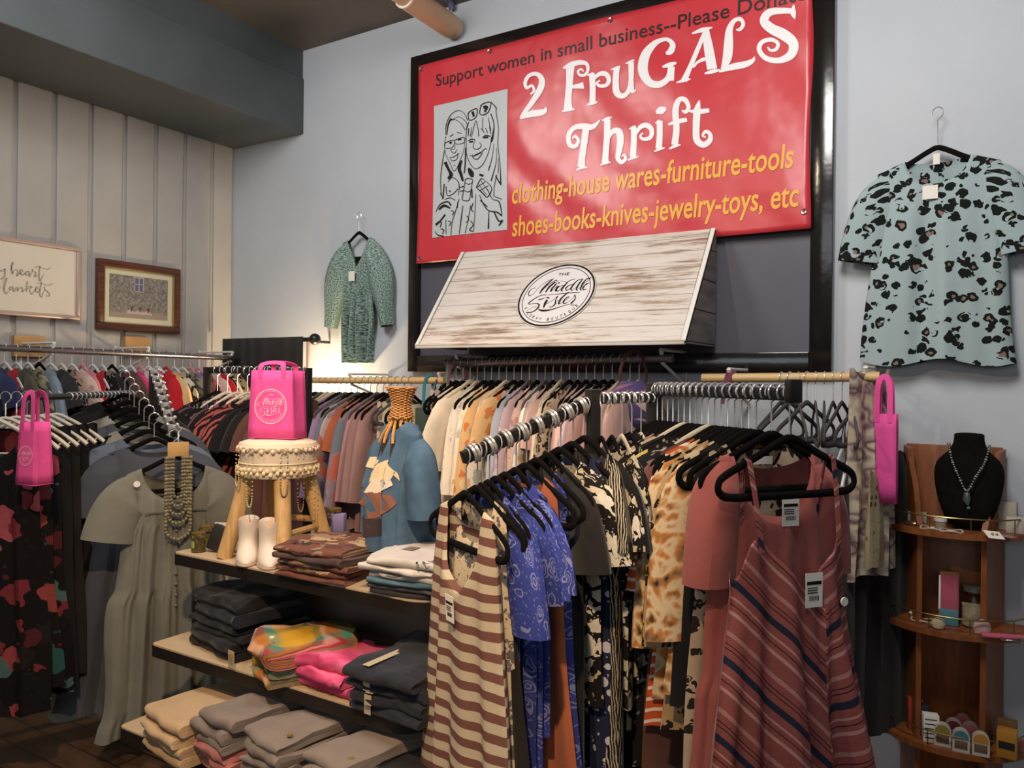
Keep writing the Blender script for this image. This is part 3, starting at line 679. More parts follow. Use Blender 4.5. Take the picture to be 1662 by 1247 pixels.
f_polka = floral('navy_polka', '1d2038', ['c9c6cf'], 24, 1.1, 3, 0.0, .34)
f_flor = floral('black_tropical_floral', '0d0a0c', ['8a3c40', '6e2832', '2c5a5c', '9a4a54', '45605c', '4a1a20', '1c1416'], 9.0, .8, 2, .12, .66)
f_flor2 = floral('black_rose_floral', '120d0e', ['8a423e', '5e242a', '274e50'], 10, .7, 5, .12, .6)
f_pastel = floral('cream_floral', 'd6c8b6', ['c58a4e', 'b9a09a', '8d9a8a', 'd9b26a'], 16, .8, 1); f_pastel2 = floral('blush_floral', 'c9a99f', ['a87a78', 'e0d3c8', '8a8c90'], 18, .8, 4)
f_pastel3 = floral('white_floral', 'd3ccc2', ['a98e8c', '98a0ae', 'c5a58c'], 20, .7, 6); f_orfl = floral('orange_floral', 'cfa877', ['c26a34', 'd8c49a', '9aa08a'], 15, .9, 7); f_bluegrey = F('pale_blue_chiffon', 'a3aab6')
f_blush = F('blush_chiffon', 'bd9a92'); f_dusty = F('dusty_pink_knit', 'b08c86'); f_lilac = floral('lilac_print', 'b5a0a8', ['8a6f7c', 'd3c5c4'], 22, .8, 8)
f_pais = paisley('blue_bandana', '333d86', '9a9cba', 21, 1); f_pais2 = paisley('deep_blue_bandana', '2a3270', '7d82a8', 19, 4); f_bpais = paisley('black_paisley', '171314', 'a9a29c', 10, 2)
f_leo = leopard('brown_leopard', '8d7468', '18110f', '5a443c', 26); f_leot = leopard('tan_leopard', 'a58a64', '1f1812', '6c5334', 30, 3); f_leop = leopard('pale_leopard', 'b19d86', '2a211c', '6f5a48', 30, 5)
f_aqua = leopard('aqua_leopard', '98a8a9', '121614', '80695f', 25, 2)
f_owash = wash('orange_watercolour', ['4a382a', 'a8743f', 'c9b08c', 'cdb894', 'b9783c', '8a6a48', '2f251d'], 20); f_bwp = floral('black_white_floral', '15110f', ['c9bda2', 'b9ab8c', 'd8cfbe'], 20, .9, 9, .08, .6)
f_zeb = zebra('red_zebra', '1d1214', '9a4f4a', 9, 8, .5, .5); f_bstripe = stripes('black_mauve_stripe', [(0, '1d1619'), (.55, '6b4a58'), (.7, '1d1619'), (.82, '8c6b78'), (.9, '1d1619')], .05, pi/2)
f_bwz = zebra('black_cream_zigzag', '16110f', 'b3a68c', 26, 5, .2, .62); f_brstripe = stripes('brown_cream_stripe', [(0, 'b9a991'), (.52, '6f4a42')], .046, 0, .05, 3.0)
f_osl = stripes('orange_white_stripe', [(0, 'b9512c'), (.7, 'd8ccc0')], .03)
f_gdfl = wash('green_ditsy', ['2a3834', '5d736b', '8fa49a', 'a3b5ac'], 150)
f_scarf = wash('pale_abstract_print', ['c7b79c', 'b8a58c', '7a5c68', 'c9bba4', 'a89080', '5e4650', 'c7b79c'], 11); f_bwfl = floral('cream_blue_floral', 'c2b094', ['2c3044', '3a3c50', '20232f'], 26, .75, 3, .06, .55)
f_lace = F('cream_lace', 'c4b08a', .25, sc=60)
f_abs = floral('mauve_abstract', '84707c', ['a9563a', '5f6c78', '8f7f8a', 'b09a98'], 8, .8, 2, .1, .7)
f_camo = wash('camo_print', ['4a4a3a', '7a7460', '2c2c26', '8f8870', '3c3a30'], 12, 4)
# ------------------------------------------------------------------ tops hanging on the back wall
def tag_card(parent, loc, w=.035, h=.055, rx=0.0, rz=0.0, lines=True, label=None):
    mb = MB().box((-w/2, -.0012, -h), (w/2, 0, 0))
    o = mb.build('price_tag', PAPER, parent, loc, rz, smooth=False); o.rotation_euler.x = rx
    if lines:
        mk = MB(); mk.box((-w*.42, -.0018, -h*.34), (w*.42, -.0011, -h*.24))
        for k in range(9): mk.box((-w*.28+k*w*.065, -.0018, -h*.80), (-w*.28+k*w*.065+w*.03, -.0011, -h*.66))
        for k in range(3): mk.box((-w*.38, -.0018, -h*(.42+.07*k)), (w*.2, -.0011, -h*(.45+.07*k)))
        mk.build('print', INK, o, smooth=False)
    return o
q = BW(1525, 262, .06)
hk = .17
pos = Vector((4.0, -.058, 2.485))
t = garment('leopard_top', 'aqua leopard print tunic top hanging high on the blue wall at the right', 'top', pos, 0, f_aqua, w=.205, L=.785, hem=.258, d=.035, nw=.105, nf=.10, nb=.02, sl=(.30, .09, .085, 13), fold=.011, nfn=3, nu=40, nv=26, slope=.40, sub=1, hemw=.014)
tag_card(t, (-.02, -.036, -.135), .05, .05, 0, 0, False)
MB().box((-.014, .004, -.05), (.008, .006, -.01)).build('care_label', PAPER, t)
hb = MB().tube([(p[0], 0, p[1]) for p in cat_rom([(-.115, -.032, 1), (-.07, -.008, 1), (0, .02, 1), (.07, -.008, 1), (.115, -.032, 1)], 5)], .007, 6)
hanger('black', pos+Vector((0, 0, .004)), 0, 'black velvet hanger of the aqua leopard top on the wall', 'wall hangers', .135, .86)
pos = Vector((1.135, -.05, 2.425))
t = garment('mini_dress', 'small green patterned puff sleeve dress hanging on the back wall by the board', 'dress', pos, 0, f_gdfl, w=.125, L=.71, hem=.115, d=.035, nw=.085, nf=.17, nb=.115, sl=(.46, .055, .04, 12), fold=.017, nfn=4, nu=40, nv=30, slope=.35, sub=1, puff=.042, vneck=True, tiers=((.30, -.02), (.42, .01)), gather=.008)
tag_card(t, (-.005, -.05, -.205), .045, .055, 0, 0, False)
hanger('black', pos+Vector((0, 0, .012)), 0, 'black velvet hanger of the green puff sleeve dress on wall', 'wall hangers', .10, .7)
# ------------------------------------------------------------------ pictures on the left wall
def picture_frame(parent, y0, y1, z0, z1, w, th, m, x=0.0):
    for (a, b) in (((y0, z0), (y1, z0+w)), ((y0, z1-w), (y1, z1)), ((y0, z0+w), (y0+w, z1-w)), ((y1-w, z0+w), (y1, z1-w))):
        MB().box((x, a[0], a[1]), (x+th, b[0], b[1]), .006).build('frame_rail', m, parent)
a = LW(0, 383, .03); b_ = LW(132, 402, .03); c_ = LW(132, 520, .03)
sy1, sz0, sz1 = b_.y, c_.z, b_.z
t = thing('wall_sign', 'wide cream lettered sign in a thin pale frame on the left wall', 'sign', (0, sy1-.45, sz0))
picture_frame(t, -.55, .45, 0, sz1-sz0, .022, .03, plain('pale_rose_metal_frame', 'b9a39a', .35, .3), .001)
MB().box((.004, -.53, .018), (.02, .43, sz1-sz0-.018)).build('board', plain('cream_board', 'd2c8b8', .6, 0, .3, .04, 3), t)
SCR = [[(0,480,6),(70,445,10),(80,470,26),(70,560,26),(30,600,18),(0,600,10)],[(0,470,14),(40,490,8),(80,450,8)],
 [(165,470,10),(210,350,16),(185,370,22),(178,440,26),(195,520,26),(215,470,8),(265,460,14),(275,500,22),(262,555,24),(300,520,8)],[(300,520,8),(355,480,16),(330,455,16),(310,500,24),(345,540,22),(400,510,8)],[(460,490,16),(410,490,20),(395,530,24),(430,540,14),(460,500,14),(455,565,22),(490,520,8),(505,455,14),(510,490,10),(560,500,18),(535,570,22),(590,540,8)],[(622,400,20),(612,480,26),(608,580,26),(625,630,22),(680,530,6)],[(540,425,8),(600,412,8),(680,440,8),(740,455,8),(790,425,12)],
 [(0,720,12),(20,740,6)],[(60,770,8),(110,600,16),(80,620,20),(60,720,24),(70,800,24),(100,830,18),(140,790,8)],[(200,730,16),(150,735,18),(150,770,20),(190,760,12),(205,730,12),(215,800,22),(250,740,10),(275,740,18),(270,790,20),(310,740,10),(345,740,18),(345,805,20),(385,760,8)],[(430,640,22),(415,720,24),(410,800,22)],[(415,770,8),(460,720,14),(500,730,18),(460,765,14),(490,840,22),(530,790,8)],[(530,790,8),(595,740,16),(560,730,16),(550,790,22),(590,810,16),(620,760,8)],[(645,650,22),(630,740,24),(620,840,24),(645,885,18),(690,780,6)],[(565,670,8),(640,670,8),(720,695,8),(780,695,10),(815,670,16)],[(700,720,16),(690,760,20),(760,820,22),(770,860,18),(735,870,14),(720,855,8)]]
mb = MB(); tl = Vector(t.location)
for s in SCR:
    vs, fs = ribbon2(s, 4); mb.add([LW(p[0]/9.593, 390+p[1]/9.593, .0215)-tl for p in vs], fs)
mb.build('script_lettering', plain('taupe_lettering', '9a8f80', .6), t, smooth=False)
c1, c2 = LW(158.6, 421, .03), LW(292, 541, .03); c3 = LW(158.6, 536, .03); 
fy0, fy1, fz0, fz1 = c1.y, c2.y, (c3.z+c2.z)/2, c1.z-.008
fz1 = (LW(158.6, 421, .03).z+LW(292, 434.8, .03).z)/2
t = thing('framed_picture', 'brown wood framed print of children outside a house on the left wall', 'picture', (0, (fy0+fy1)/2, fz0))
fh, fw2 = fz1-fz0, (fy1-fy0)/2
DWOOD = wood('dark_brown_frame_wood', '3a2118', '6b3f2c', 2, .35, 1)
picture_frame(t, -fw2, fw2, 0, fh, .04, .035, DWOOD, .001)
GOLD = plain('gilt_edge', 'a98c5c', .4, .5)
picture_frame(t, -fw2+.038, fw2-.038, .038, fh-.038, .006, .028, GOLD, .002)
MB().box((.003, -fw2+.03, .03), (.016, fw2-.03, fh-.03)).build('mat_board', plain('cream_mat', 'c9c4a8', .8), t)
g = G('faded_garden_print'); v = g.obj()
n1 = g.noise(v, 14.0, 5.0, .7); n2 = g.noise(v, 70.0, 4.0, .7)
sz = g.n('ShaderNodeSeparateXYZ', i_0=v).outputs[2]
base = g.ramp(n2.outputs[0], [(.3, C('5a5450')), (.5, C('7d7670')), (.7, C('a49a90'))])
sand = g.ramp(g.math('ADD', sz, g.math('MULTIPLY', n1.outputs[0], .05)), [(.125, (1, 1, 1)), (.15, (0, 0, 0))])
PRN = g.done(g.mix(sand, base, C('97897c')), .35, 0, .3)
my_, mz = fw2-.075, .075
MB().box((.014, -my_, mz), (.0175, my_, fh-mz)).build('print', PRN, t)
mbw = MB(); mbw.box((.0175, -.03, fh*.60), (.0182, .02, fh*.78)); mbw.build('painted_window', plain('painted_blue_pane', '5a6080', .5), t)
mbw = MB(); 
for yy in (-.034, -.007, .02): mbw.box((.018, yy, fh*.58), (.0188, yy+.005, fh*.79))
for zz in (.58, .69, .79): mbw.box((.018, -.034, fh*zz), (.0188, .025, fh*zz+.004))
mbw.build('painted_window_bars', plain('painted_cream', 'b9ae9c', .5), t)
for k, yy in enumerate((-.05, 0.0, .05)):
    MB().tube([(.0178, yy-.028, fh*.27), (.0178, yy, fh*.29), (.0178, yy+.028, fh*.26)], [.006, .013, .005], 8, True, .15).build('painted_skirt', plain('painted_pale_pink', 'b8a29c', .6), t)
    MB().tube([(.0182, yy, fh*.29), (.0182, yy+.004, fh*.36)], [.009, .006], 8, True, .15).build('painted_child', plain('painted_brown', '4a3430', .6), t)
# ------------------------------------------------------------------ black curtain on a rod at the corner
a, b_ = BW(366, 556, .16), BW(505, 551, .16)
t = thing('curtain_rod', 'black curtain rod with a round end knob near the room corner', 'rod', b_)
L_ = a-b_
MB().tube([L_, (0, 0, 0)], .013, 12).build('rod', BLACKM, t); MB().ball((.03, 0, 0), .034, 14).build('end_knob', BLACKM, t)
MB().tube([(-.01, 0, -.01), (-.01, .155, -.01)], .008, 8).build('wall_bracket', BLACKM, t)
MB().tube([(-.02, 0, -.014), (-.02, 0, -.6)], .012, 8).build('side_pole', plain('banded_pole', 'c9a79a', .4), t)
mb = MB(); N = 60; vs = []; uv = []
for j in range(9):
    for i in range(N+1):
        f_ = i/N; p = L_*(.06+.94*f_); zz = -.9*j/8
        vs.append((p.x, -.018-.010*math.sin(f_*38+2*math.sin(f_*9))*(.25+.5*j/8), .016*(j == 0)+zz)); uv.append((f_, zz))
mb.add(vs, [(j*(N+1)+i, j*(N+1)+i+1, (j+1)*(N+1)+i+1, (j+1)*(N+1)+i) for j in range(8) for i in range(N)], uv)
o = mb.build('curtain', F('black_curtain_cloth', '2b2724', .15), loc=b_); tag(o, 'black cloth curtain hanging from the rod at the room corner', 'curtain')
o.modifiers.new('thickness', 'SOLIDIFY').thickness = .002
# ------------------------------------------------------------------ wall rods and what hangs from them
RODWOOD = wood('pale_dowel_wood', 'b8935f', 'd2b483', 2, .5, 0)
def wall_rod(name, label, p0, p1, rad, m, brackets, side='back'):
    p0, p1 = Vector(p0), Vector(p1)
    t = thing(name, label, 'rod', p0)
    MB().tube([(0, 0, 0), p1-p0], rad, 14).build('rod', m, t)
    for f_ in brackets:
        c = (p1-p0)*f_
        wallv = Vector((0, -p0.y-.004, 0)) if side == 'back' else Vector((-p0.x+.004, 0, 0))
        al = Vector((1, 0, 0)) if side == 'back' else Vector((0, 1, 0))
        up_ = Vector((0, 0, .035)); 
        br = MB()
        for q0, q1 in ((c+wallv+up_, c+up_-wallv*.05), (c+wallv+Vector((0, 0, -.12)), c+wallv+Vector((0, 0, .05))), (c+wallv+Vector((0, 0, -.11)), c+Vector((0, 0, -.012))*1.5)):
            br.tube([q0, q1], .007, 6)
        br.tube([c+up_-wallv*.05, c+Vector((0, 0, rad*.5))], .009, 6)
        br.build('bracket', WHITEP, t)
    return t
def onrod(px, y, z, o=.3):
    q = BW(px, y, o); return Vector((q.x, -o, z))
T = 'knit_top'
sh = dict(L=.66, sl=(.42, .075, .05, 12)); sh2 = dict(L=.60, sl=(.2, .08, .075, 22)); tk = dict(L=.62, nw=.11, nf=.12, top=.15); lg = dict(L=1.0, hem=.2, sl=(.22, .08, .08, 20)); pants = dict(w=.17, L=.9, hem=.19, nw=.15, nf=.02, nb=.02, slope=.30, fold=.006)
p0, p1 = onrod(497, 622, 1.605), onrod(722, 614, 1.615)
wall_rod('clothes_rod', 'pale wooden clothes rod on the back wall left of the big board', p0, p1, .017, RODWOOD, (.35, .97))
r0, r1 = onrod(498, 622, 1.605), onrod(672, 616, 1.613)
row('from left on left wooden rod', 'clothes on the left wooden rod', r0, r1, [
 ('grey knit top', T, 'top', f_grey, 'grey', sh), ('dark grey blouse', T, 'top', f_dgrey, 'black', sh), ('grey cardigan', T, 'top', f_grey, 'grey', sh), ('sage fleece pullover', T, 'top', f_sage, 'beige', sh), ('beige fleece pullover', T, 'top', f_beige, 'beige', sh),
 ('lavender knit top', T, 'top', f_lav, 'black', sh), ('lavender lettered sweatshirt', T, 'top', f_lav, 'grey', sh), ('steel blue top', T, 'top', f_sblue, 'black', sh), ('mauve patchwork top', T, 'top', f_abs, 'grey', sh), ('rust orange top', T, 'top', f_rust, 'black', sh2),
 ('mauve abstract print cardigan', T, 'top', f_abs, 'black', dict(L=.75, sl=(.45, .08, .07, 12))), ('heather mauve pullover', T, 'top', f_mauve, 'grey', sh), ('dusty mauve pullover', T, 'top', f_dmauve, 'black', sh), ('heather rose pullover', T, 'top', f_dmauve, 'black', sh),
 ('ivory trousers', 'trousers', 'trousers', f_ivory, 'grey', pants), ('ivory trousers', 'trousers', 'trousers', f_ivory, 'grey', pants), ('cream trousers', 'trousers', 'trousers', f_cream, 'black', pants)])
# teal scarf, dark green box and small pastel pants at the rod's right end
q = onrod(697, 615, 1.615)
o = MB().tube(cat_rom([(-.02, -.02, -.14), (-.015, -.022, -.04), (-.005, -.022, .005), (0, 0, .022), (.005, .022, .0), (.015, .02, -.06), (.02, .022, -.17)], 5), [.010]*16+[.02]*15, 8, True, .6).build('scarf', F('teal_scarf_cloth', '2f6f78'), loc=q)
tag(o, 'teal scarf knotted over the right end of the left wooden rod', 'scarf')
q = onrod(712, 615, 1.613)
t = thing('gift_bag', 'dark green bag hanging beside the teal scarf on the wooden rod', 'bag', q)
MB().box((-.05, -.12, -.36), (.05, .04, -.13), .006).build('bag_body', plain('dark_green_card', '34403a', .6), t)
MB().tube([(0, -.06, -.14), (0, -.03, -.02), (0, 0, .024), (0, .02, -.02), (0, .03, -.14)], .006, 6).build('handle', BLACKM, t)
p0, p1 = onrod(724, 592, 1.70), onrod(1092, 583, 1.716)
wall_rod('clothes_rod', 'shiny grey metal clothes rod on the back wall below the awning sign', p0, p1, .018, STEEL, (.06, .96))
bl_ = dict(L=.64, sl=(.40, .075, .05, 12)); 
row('from left on grey metal rod', 'clothes on the grey metal rod', onrod(724, 592, 1.70), onrod(1045, 584, 1.714), [
 ('cream trousers', 'trousers', 'trousers', f_cream, 'black', pants), ('lilac print trousers', 'trousers', 'trousers', f_lilac, 'black', pants), ('ivory blouse', 'blouse', 'top', f_ivory, 'black', bl_), ('cream chiffon blouse', 'blouse', 'top', f_cream, 'beige', dict(L=.70, sl=(.3, .09, .12, 15))), ('cream ruffled blouse', 'blouse', 'top', f_cream, 'beige', bl_), ('white floral blouse', 'blouse', 'top', f_pastel3, 'black', bl_), ('cream floral blouse', 'blouse', 'top', f_pastel, 'black', bl_),
 ('orange floral blouse', 'blouse', 'top', f_orfl, 'black', bl_), ('cream floral kimono', 'blouse', 'top', f_pastel, 'beige', bl_), ('golden floral blouse', 'blouse', 'top', f_orfl, 'black', sh2), ('pale blue blouse', 'blouse', 'top', f_bluegrey, 'black', bl_), ('lilac print blouse', 'blouse', 'top', f_lilac, 'grey', bl_), ('blush floral blouse', 'blouse', 'top', f_pastel2, 'black', bl_), ('pale floral blouse', 'blouse', 'top', f_pastel3, 'grey', bl_), ('blush chiffon blouse', 'blouse', 'top', f_blush, 'black', sh2),
 ('cream knit blouse', 'blouse', 'top', f_cream, 'beige', bl_), ('pale leopard blouse', 'blouse', 'top', f_leop, 'black', bl_), ('dusty pink blouse', 'blouse', 'top', f_dusty, 'black', bl_), ('blush floral tunic', 'blouse', 'top', f_pastel2, 'black', bl_), ('lilac floral tunic', 'blouse', 'top', f_lilac, 'black', bl_), ('pink knit tunic', 'blouse', 'top', f_dusty, 'black', bl_), ('mauve knit tunic', 'blouse', 'top', f_mauve, 'black', bl_), ('blush tunic', 'blouse', 'top', f_blush, 'beige', bl_), ('dusty pink pullover', 'blouse', 'top', f_dusty, 'beige', bl_), ('rose pullover', 'blouse', 'top', f_dusty, 'beige', sh2)], hook=.10)
q = onrod(742, 590, 1.70)
o = MB().tube(cat_rom([(-.03, -.03, -.10), (-.02, -.024, -.02), (0, 0, .026), (.02, .024, -.01), (.03, .02, -.08)], 6), [.008]*6+[.014]*13+[.02]*6, 8, True, .6).build('scarf', F('plum_scarf_cloth', '5f4552', .4, sc=30), loc=q); tag(o, 'plum print scarf knotted at the left end of the metal rod', 'scarf')
q = onrod(731, 591, 1.70)
o = MB().tube(cat_rom([(0, -.03, -.22), (0, -.024, -.05), (0, 0, .024), (.012, .024, -.03), (.012, .02, -.25)], 6), .011, 8, True, .5).build('scarf', F('grey_green_scarf_cloth', '6c7a72', .3), loc=q); tag(o, 'long grey green scarf hanging left of the plum scarf on metal rod', 'scarf')
p0, p1 = onrod(1140, 612, 1.635), onrod(1428, 611, 1.645)
wall_rod('clothes_rod', 'pale wooden clothes rod on the back wall under the aqua leopard top', p0, p1, .018, RODWOOD, (.17, .93))
o = MB().tube(cat_rom([(-.02, -.05, -.10), (-.01, -.026, -.02), (0, 0, .024), (.02, .026, -.01), (.02, .03, -.06)], 6), [.008]*6+[.015]*13+[.012]*6, 8, True, .6).build('scarf', F('maroon_scarf_cloth', '6a3546', .3, sc=30), loc=onrod(1187, 612, 1.637)); tag(o, 'maroon scarf tied near the left end of the right wooden rod', 'scarf')
row('from left on right wooden rod', 'empty grey hangers on the right rod', onrod(1262, 612, 1.64), onrod(1404, 611, 1.644), [('empty grey hanger', None, None, None, 'grey', {})]*10, hook=.10, jit=.35)
garment('maxi_dress', 'long black dress hanging behind the pale print dress at rod end', 'dress', onrod(1432, 611, 1.40, .2), pi/2-.5, f_blk, w=.17, L=1.05, hem=.24, nw=.1, nf=.08, top=.14)
row('from left, low on right wooden rod', 'dark bottoms under the right rod', onrod(1362, 612, 1.46), onrod(1392, 611, 1.46), [('black skirt', 'skirt', 'skirt', f_blk, 'clear', dict(pants, L=.6)), ('black trousers', 'trousers', 'trousers', f_blk2, 'clear', pants)], hook=.08)
garment('maxi_dress', 'pale abstract print dress at the right end of right wooden rod', 'dress', onrod(1413, 611, 1.665), pi/2-.42, f_scarf, w=.13, L=.72, hem=.16, nw=.1, nf=.05, fold=.016, nu=20, d=.03, slope=.08)
garment('trousers', 'cream black dotted trousers under the pink bag at the right rod end', 'trousers', onrod(1424, 611, 1.36), pi/2, floral('cream_dotted', 'b9a585', ['2a2220'], 30, .7, 4, 0, .3), **dict(pants, L=.36))
HP = plain('pink_nonwoven', 'df5499', .8, 0, .2, .06, 30, .2, 300)
def tote(label, loc, rz, w, d, h, strap, m=HP, group=None, logo=None, taper=.96, thin=False):
    t = thing('tote_bag', label, 'bag', loc, rz, group); mb = MB()
    a, b = w/2, d/2; k = taper
    lo = [(-a, -b), (a, -b), (a, b), (-a, b)]
    prof = lambda s, z: [Vector((x*s, y*(s if not thin else .5+.5*s), z)) for x, y in lo]
    def sheet(pts0, pts1):
        vs = []; uv = []; n = 6; f_ = []
        P0, P1 = prof(k*0+1, 0), prof(k, h)
        for s_ in range(4):
            base = len(vs)
            for j in range(n+1):
                for i in range(n+1):
                    p = (P0[s_]*(1-i/n)+P0[(s_+1) % 4]*(i/n))*(1-j/n)+(P1[s_]*(1-i/n)+P1[(s_+1) % 4]*(i/n))*(j/n)
                    if s_ % 2: p.x -= math.copysign(.12*d*math.sin(pi*i/n)*(j/n), p.x)
                    vs.append(p)
            f_ += [(base+j*(n+1)+i, base+j*(n+1)+i+1, base+(j+1)*(n+1)+i+1, base+(j+1)*(n+1)+i) for j in range(n) for i in range(n)]
        b0 = len(vs); vs += P0; f_.append((b0+3, b0+2, b0+1, b0)); return vs, f_
    vs, f_ = sheet(0, 0); o = mb.add(vs, f_).build('bag_body', m, t); o.modifiers.new('thickness', 'SOLIDIFY').thickness = .002
    for s in (-1, 1):
        hp = cat_rom([(-a*.5, s*b*k, h-.03), (-a*.5, s*b*k, h+.01), (-a*.42, s*b*.7, h+strap*.8), (0, s*b*.5, h+strap), (a*.42, s*b*.7, h+strap*.8), (a*.5, s*b*k, h+.01), (a*.5, s*b*k, h-.03)], 5)
        MB().tube(hp, .011, 6, True, .18, (0, 1, 0)).build('handle', m, t)
    if logo: put_logo(t, plain('pale_pink_print', 'ecc3cf', .6), (0, -b*(1+k)/2-.004, h*.47), (1, 0, 0), Vector((0, (1-k)*b/h, 1)).normalized(), w*.36)
    return t
q = onrod(1437, 611, 1.645)
tote('hot pink shop bag hanging flat at the right end of the right rod', (q.x, q.y-.02, q.z-.44), math.radians(-8), .085, .03, .31, .13, thin=True, taper=1.0)
# ------------------------------------------------------------------ left wall rod with children's clothes
def lrod(px, y, z): q = LW(px, y, .3); return Vector((.3, q.y, z))
p0, p1 = Vector((.3, -1.75, 1.745)), Vector((.3, -.20, 1.735))
wall_rod('clothes_rod', 'grey pipe clothes rod running along the left board wall', p0, p1, .016, STEEL, (.12, .30, .62, .97), 'left')
for px in (47, 222):
    q = LW(px, 560, .015); tag(MB().box((-.014, -.075, -.06), (.012, .075, .045)).build('wood_block', plain('raw_plywood', 'b98f5e', .7, 0, .2, .1, 10), loc=q), f'raw wood bracket block on left wall behind the {"second" if px>100 else "first"} bracket', 'block')
k_ = dict(w=.135, L=.46, hem=.16, sl=(.14, .06, .055, 25), d=.028); k2 = dict(w=.13, L=.52, hem=.15, nw=.08, top=.1, d=.028); k3 = dict(w=.14, L=.50, hem=.17, sl=(.34, .055, .04, 12), d=.028)
D_ = [('teal', f_teal, 'clear', k2), ('navy polka dot', f_polka, 'white', k2), ('navy', f_navy, 'clear', k_), ('deep red', f_red, 'clear', k2), ('dark olive', f_olive, 'clear', k3), ('camouflage', f_camo, 'clear', k3), ('faded denim', f_denim, 'black', k3), ('black denim', f_char, 'clear', k_), ('brown leopard', f_leo, 'white', k_), ('pink print', f_pastel2, 'clear', k_), ('pale pink', f_pink, 'pink', k3), ('bright red', f_red, 'clear', k2), ('charcoal floral', f_bpais, 'clear', k3), ('charcoal', f_char, 'black', k2), ('maroon', f_brown, 'clear', k_), ('coral pink', f_hot, 'clear', k_), ('white print', f_pastel3, 'pink', k_), ('hot pink', f_hot, 'clear', k2), ('scarlet', f_red, 'clear', dict(k3, hem=.22)), ('orange print', f_orfl, 'red', k_), ('black print', f_bwp, 'clear', k_), ('grey camouflage', f_camo, 'white', k_), ('plum', f_lav, 'pink', k_), ('black and red', f_zeb, 'pink', k_), ('pink floral', f_pastel2, 'pink', k_), ('red print', f_red, 'white', k_), ('dark print', f_bwp, 'clear', k_), ('brown print', f_leot, 'beige', k_)]
row('from left on left wall rod', "children's clothes on the left wall rod", Vector((.3, -1.68, 1.745)), Vector((.3, -.24, 1.735)), [(c+' child top', 'child_top', 'top', m, h, s) for c, m, h, s in D_], hook=.075, hs=.68)
# ------------------------------------------------------------------ floor racks
def hookrow(p0, p1, n, parent, base, rad=.019, m=None, thk=.0032):
    """silver hook loops left along a rail"""
    for i in range(n):
        q = p0+(p1-p0)*((i+.5)/n)-base; dv = (p1-p0).normalized(); s_ = dv.cross(Vector((0, 0, 1))).normalized(); up_ = s_.cross(dv)
        pts = [q+s_*(rad*math.cos(a))*1.0+up_*(rad*math.sin(a)) for a in [math.radians(x) for x in range(-62, 245, 30)]]
        MB().tube(pts, thk, 6).build('hook_ring', CHROME, parent)
# --- rack of grey green dresses (sloped chain arm)
a0, a1 = P(250, 604, 3.72), P(283, 706, 3.30)
t = thing('clothing_rack', 'rack with a chrome chain arm sloping to the grey green dress', 'rack', (a0.x-.03, a0.y+.02, 0))
b0 = Vector(t.location)
MB().box((-.018, -.018, .03), (.018, .018, a0.z+.01), .004).build('post', BLACKM, t)
for r_ in (0, pi/2): 
    o = MB().box((-.35, -.02, .0), (.35, .02, .04), .006).build('foot', BLACKM, t); o.rotation_euler.z = r_+.4
MB().tube([a0-b0, a1-b0], .013, 8).build('sloped_arm', BLACKM, t)
def chain(p0, p1, n, parent, base):
    for i in range(n):
        q = p0+(p1-p0)*((i+.3)/n)-base
        MB().box((q.x-.016, q.y-.016, q.z-.018), (q.x+.016, q.y+.016, q.z+.022), .008).build('hook_bead', CHROME, parent)
        for s in (-1, 1): MB().ball((q.x+s*.022, q.y+s*.008, q.z+.02), .009, 8).build('hook_bead', CHROME, parent)
chain(a0, a1, 9, t, b0)
dv = a1-a0; yw = math.atan2(dv.y, dv.x)+pi/2
dd = dict(w=.185, L=1.12, hem=.30, sl=(.24, .095, .115, 15), nw=.10, nf=.05, nb=.03, d=.05, fold=.013, nfn=5, nu=26, nv=22, tiers=((.27, .012), (.55, .02), (1.06, .015)))
r_it = [('black dress', 'dress', f_blk, dict(dd, L=.9, tiers=())), ('black blouse', 'blouse', f_blk2, dict(dd, L=.7, tiers=())), ('grey shirt', 'blouse', f_lgrey, dict(dd, L=.62, tiers=())), ('charcoal dress', 'dress', f_ink, dict(dd, L=1.0)), ('pale grey dress', 'dress', f_lgrey, dict(dd, L=1.28, hem=.32, sl=None, top=.14)), ('slate blue dress', 'dress', f_slate, dd), ('dark slate dress', 'dress', f_ink, dict(dd, L=1.16, hem=.33))]
for i, (ds, nm, m, sp) in enumerate(r_it):
    q = a0+dv*(.06+.80*i/len(r_it)); q.z -= .10; q -= Vector((math.cos(yw), math.sin(yw), 0))*(.13-.012*i)
    lab = f'{ds}, {ORD[i]} from back on the chain arm rack'
    garment(nm, lab, 'dress' if nm == 'dress' else 'top', q, yw-.35, m, group='clothes on the chain arm rack', **dict(sp, nu=18, nv=14))
    hanger('black', q, yw-.35, f'black hanger of the {ds} {ORD[i]} from back on the chain arm', 'chain arm hangers', .10)
qd = Vector((a1.x, a1.y, a1.z-.10))
t2 = garment('dress', 'grey green tiered dress with ruffled hem at the front of the chain arm', 'dress', qd, yw, f_dress, **dict(dd, nw=.125, nf=.14, nb=.06, nu=84, nv=44, sub=1, L=1.14, hem=.25, d=.06, gather=.010))
hanger('black', qd, yw, 'black hanger holding the grey green tiered dress', 'chain arm hangers', .10)
nrm_ = Vector((math.sin(yw), -math.cos(yw), 0))
for x_, z_ in ((-.152, -.075),): MB().tube([(x_, -.052, z_-.02), (x_, -.056, z_-.02)], .013, 14).build('round_sticker', PAPER, t2)
MB().box((-.12, -.062, -.222), (.12, -.056, -.216)).build('yoke_seam', plain('grey_seam', '605e55', .9), t2)
for k in range(8): MB().ball((.0, -.066-.0005*k, -.30-.045*k), .006, 8).build('button', plain('grey_button', '6b695f', .5), t2)
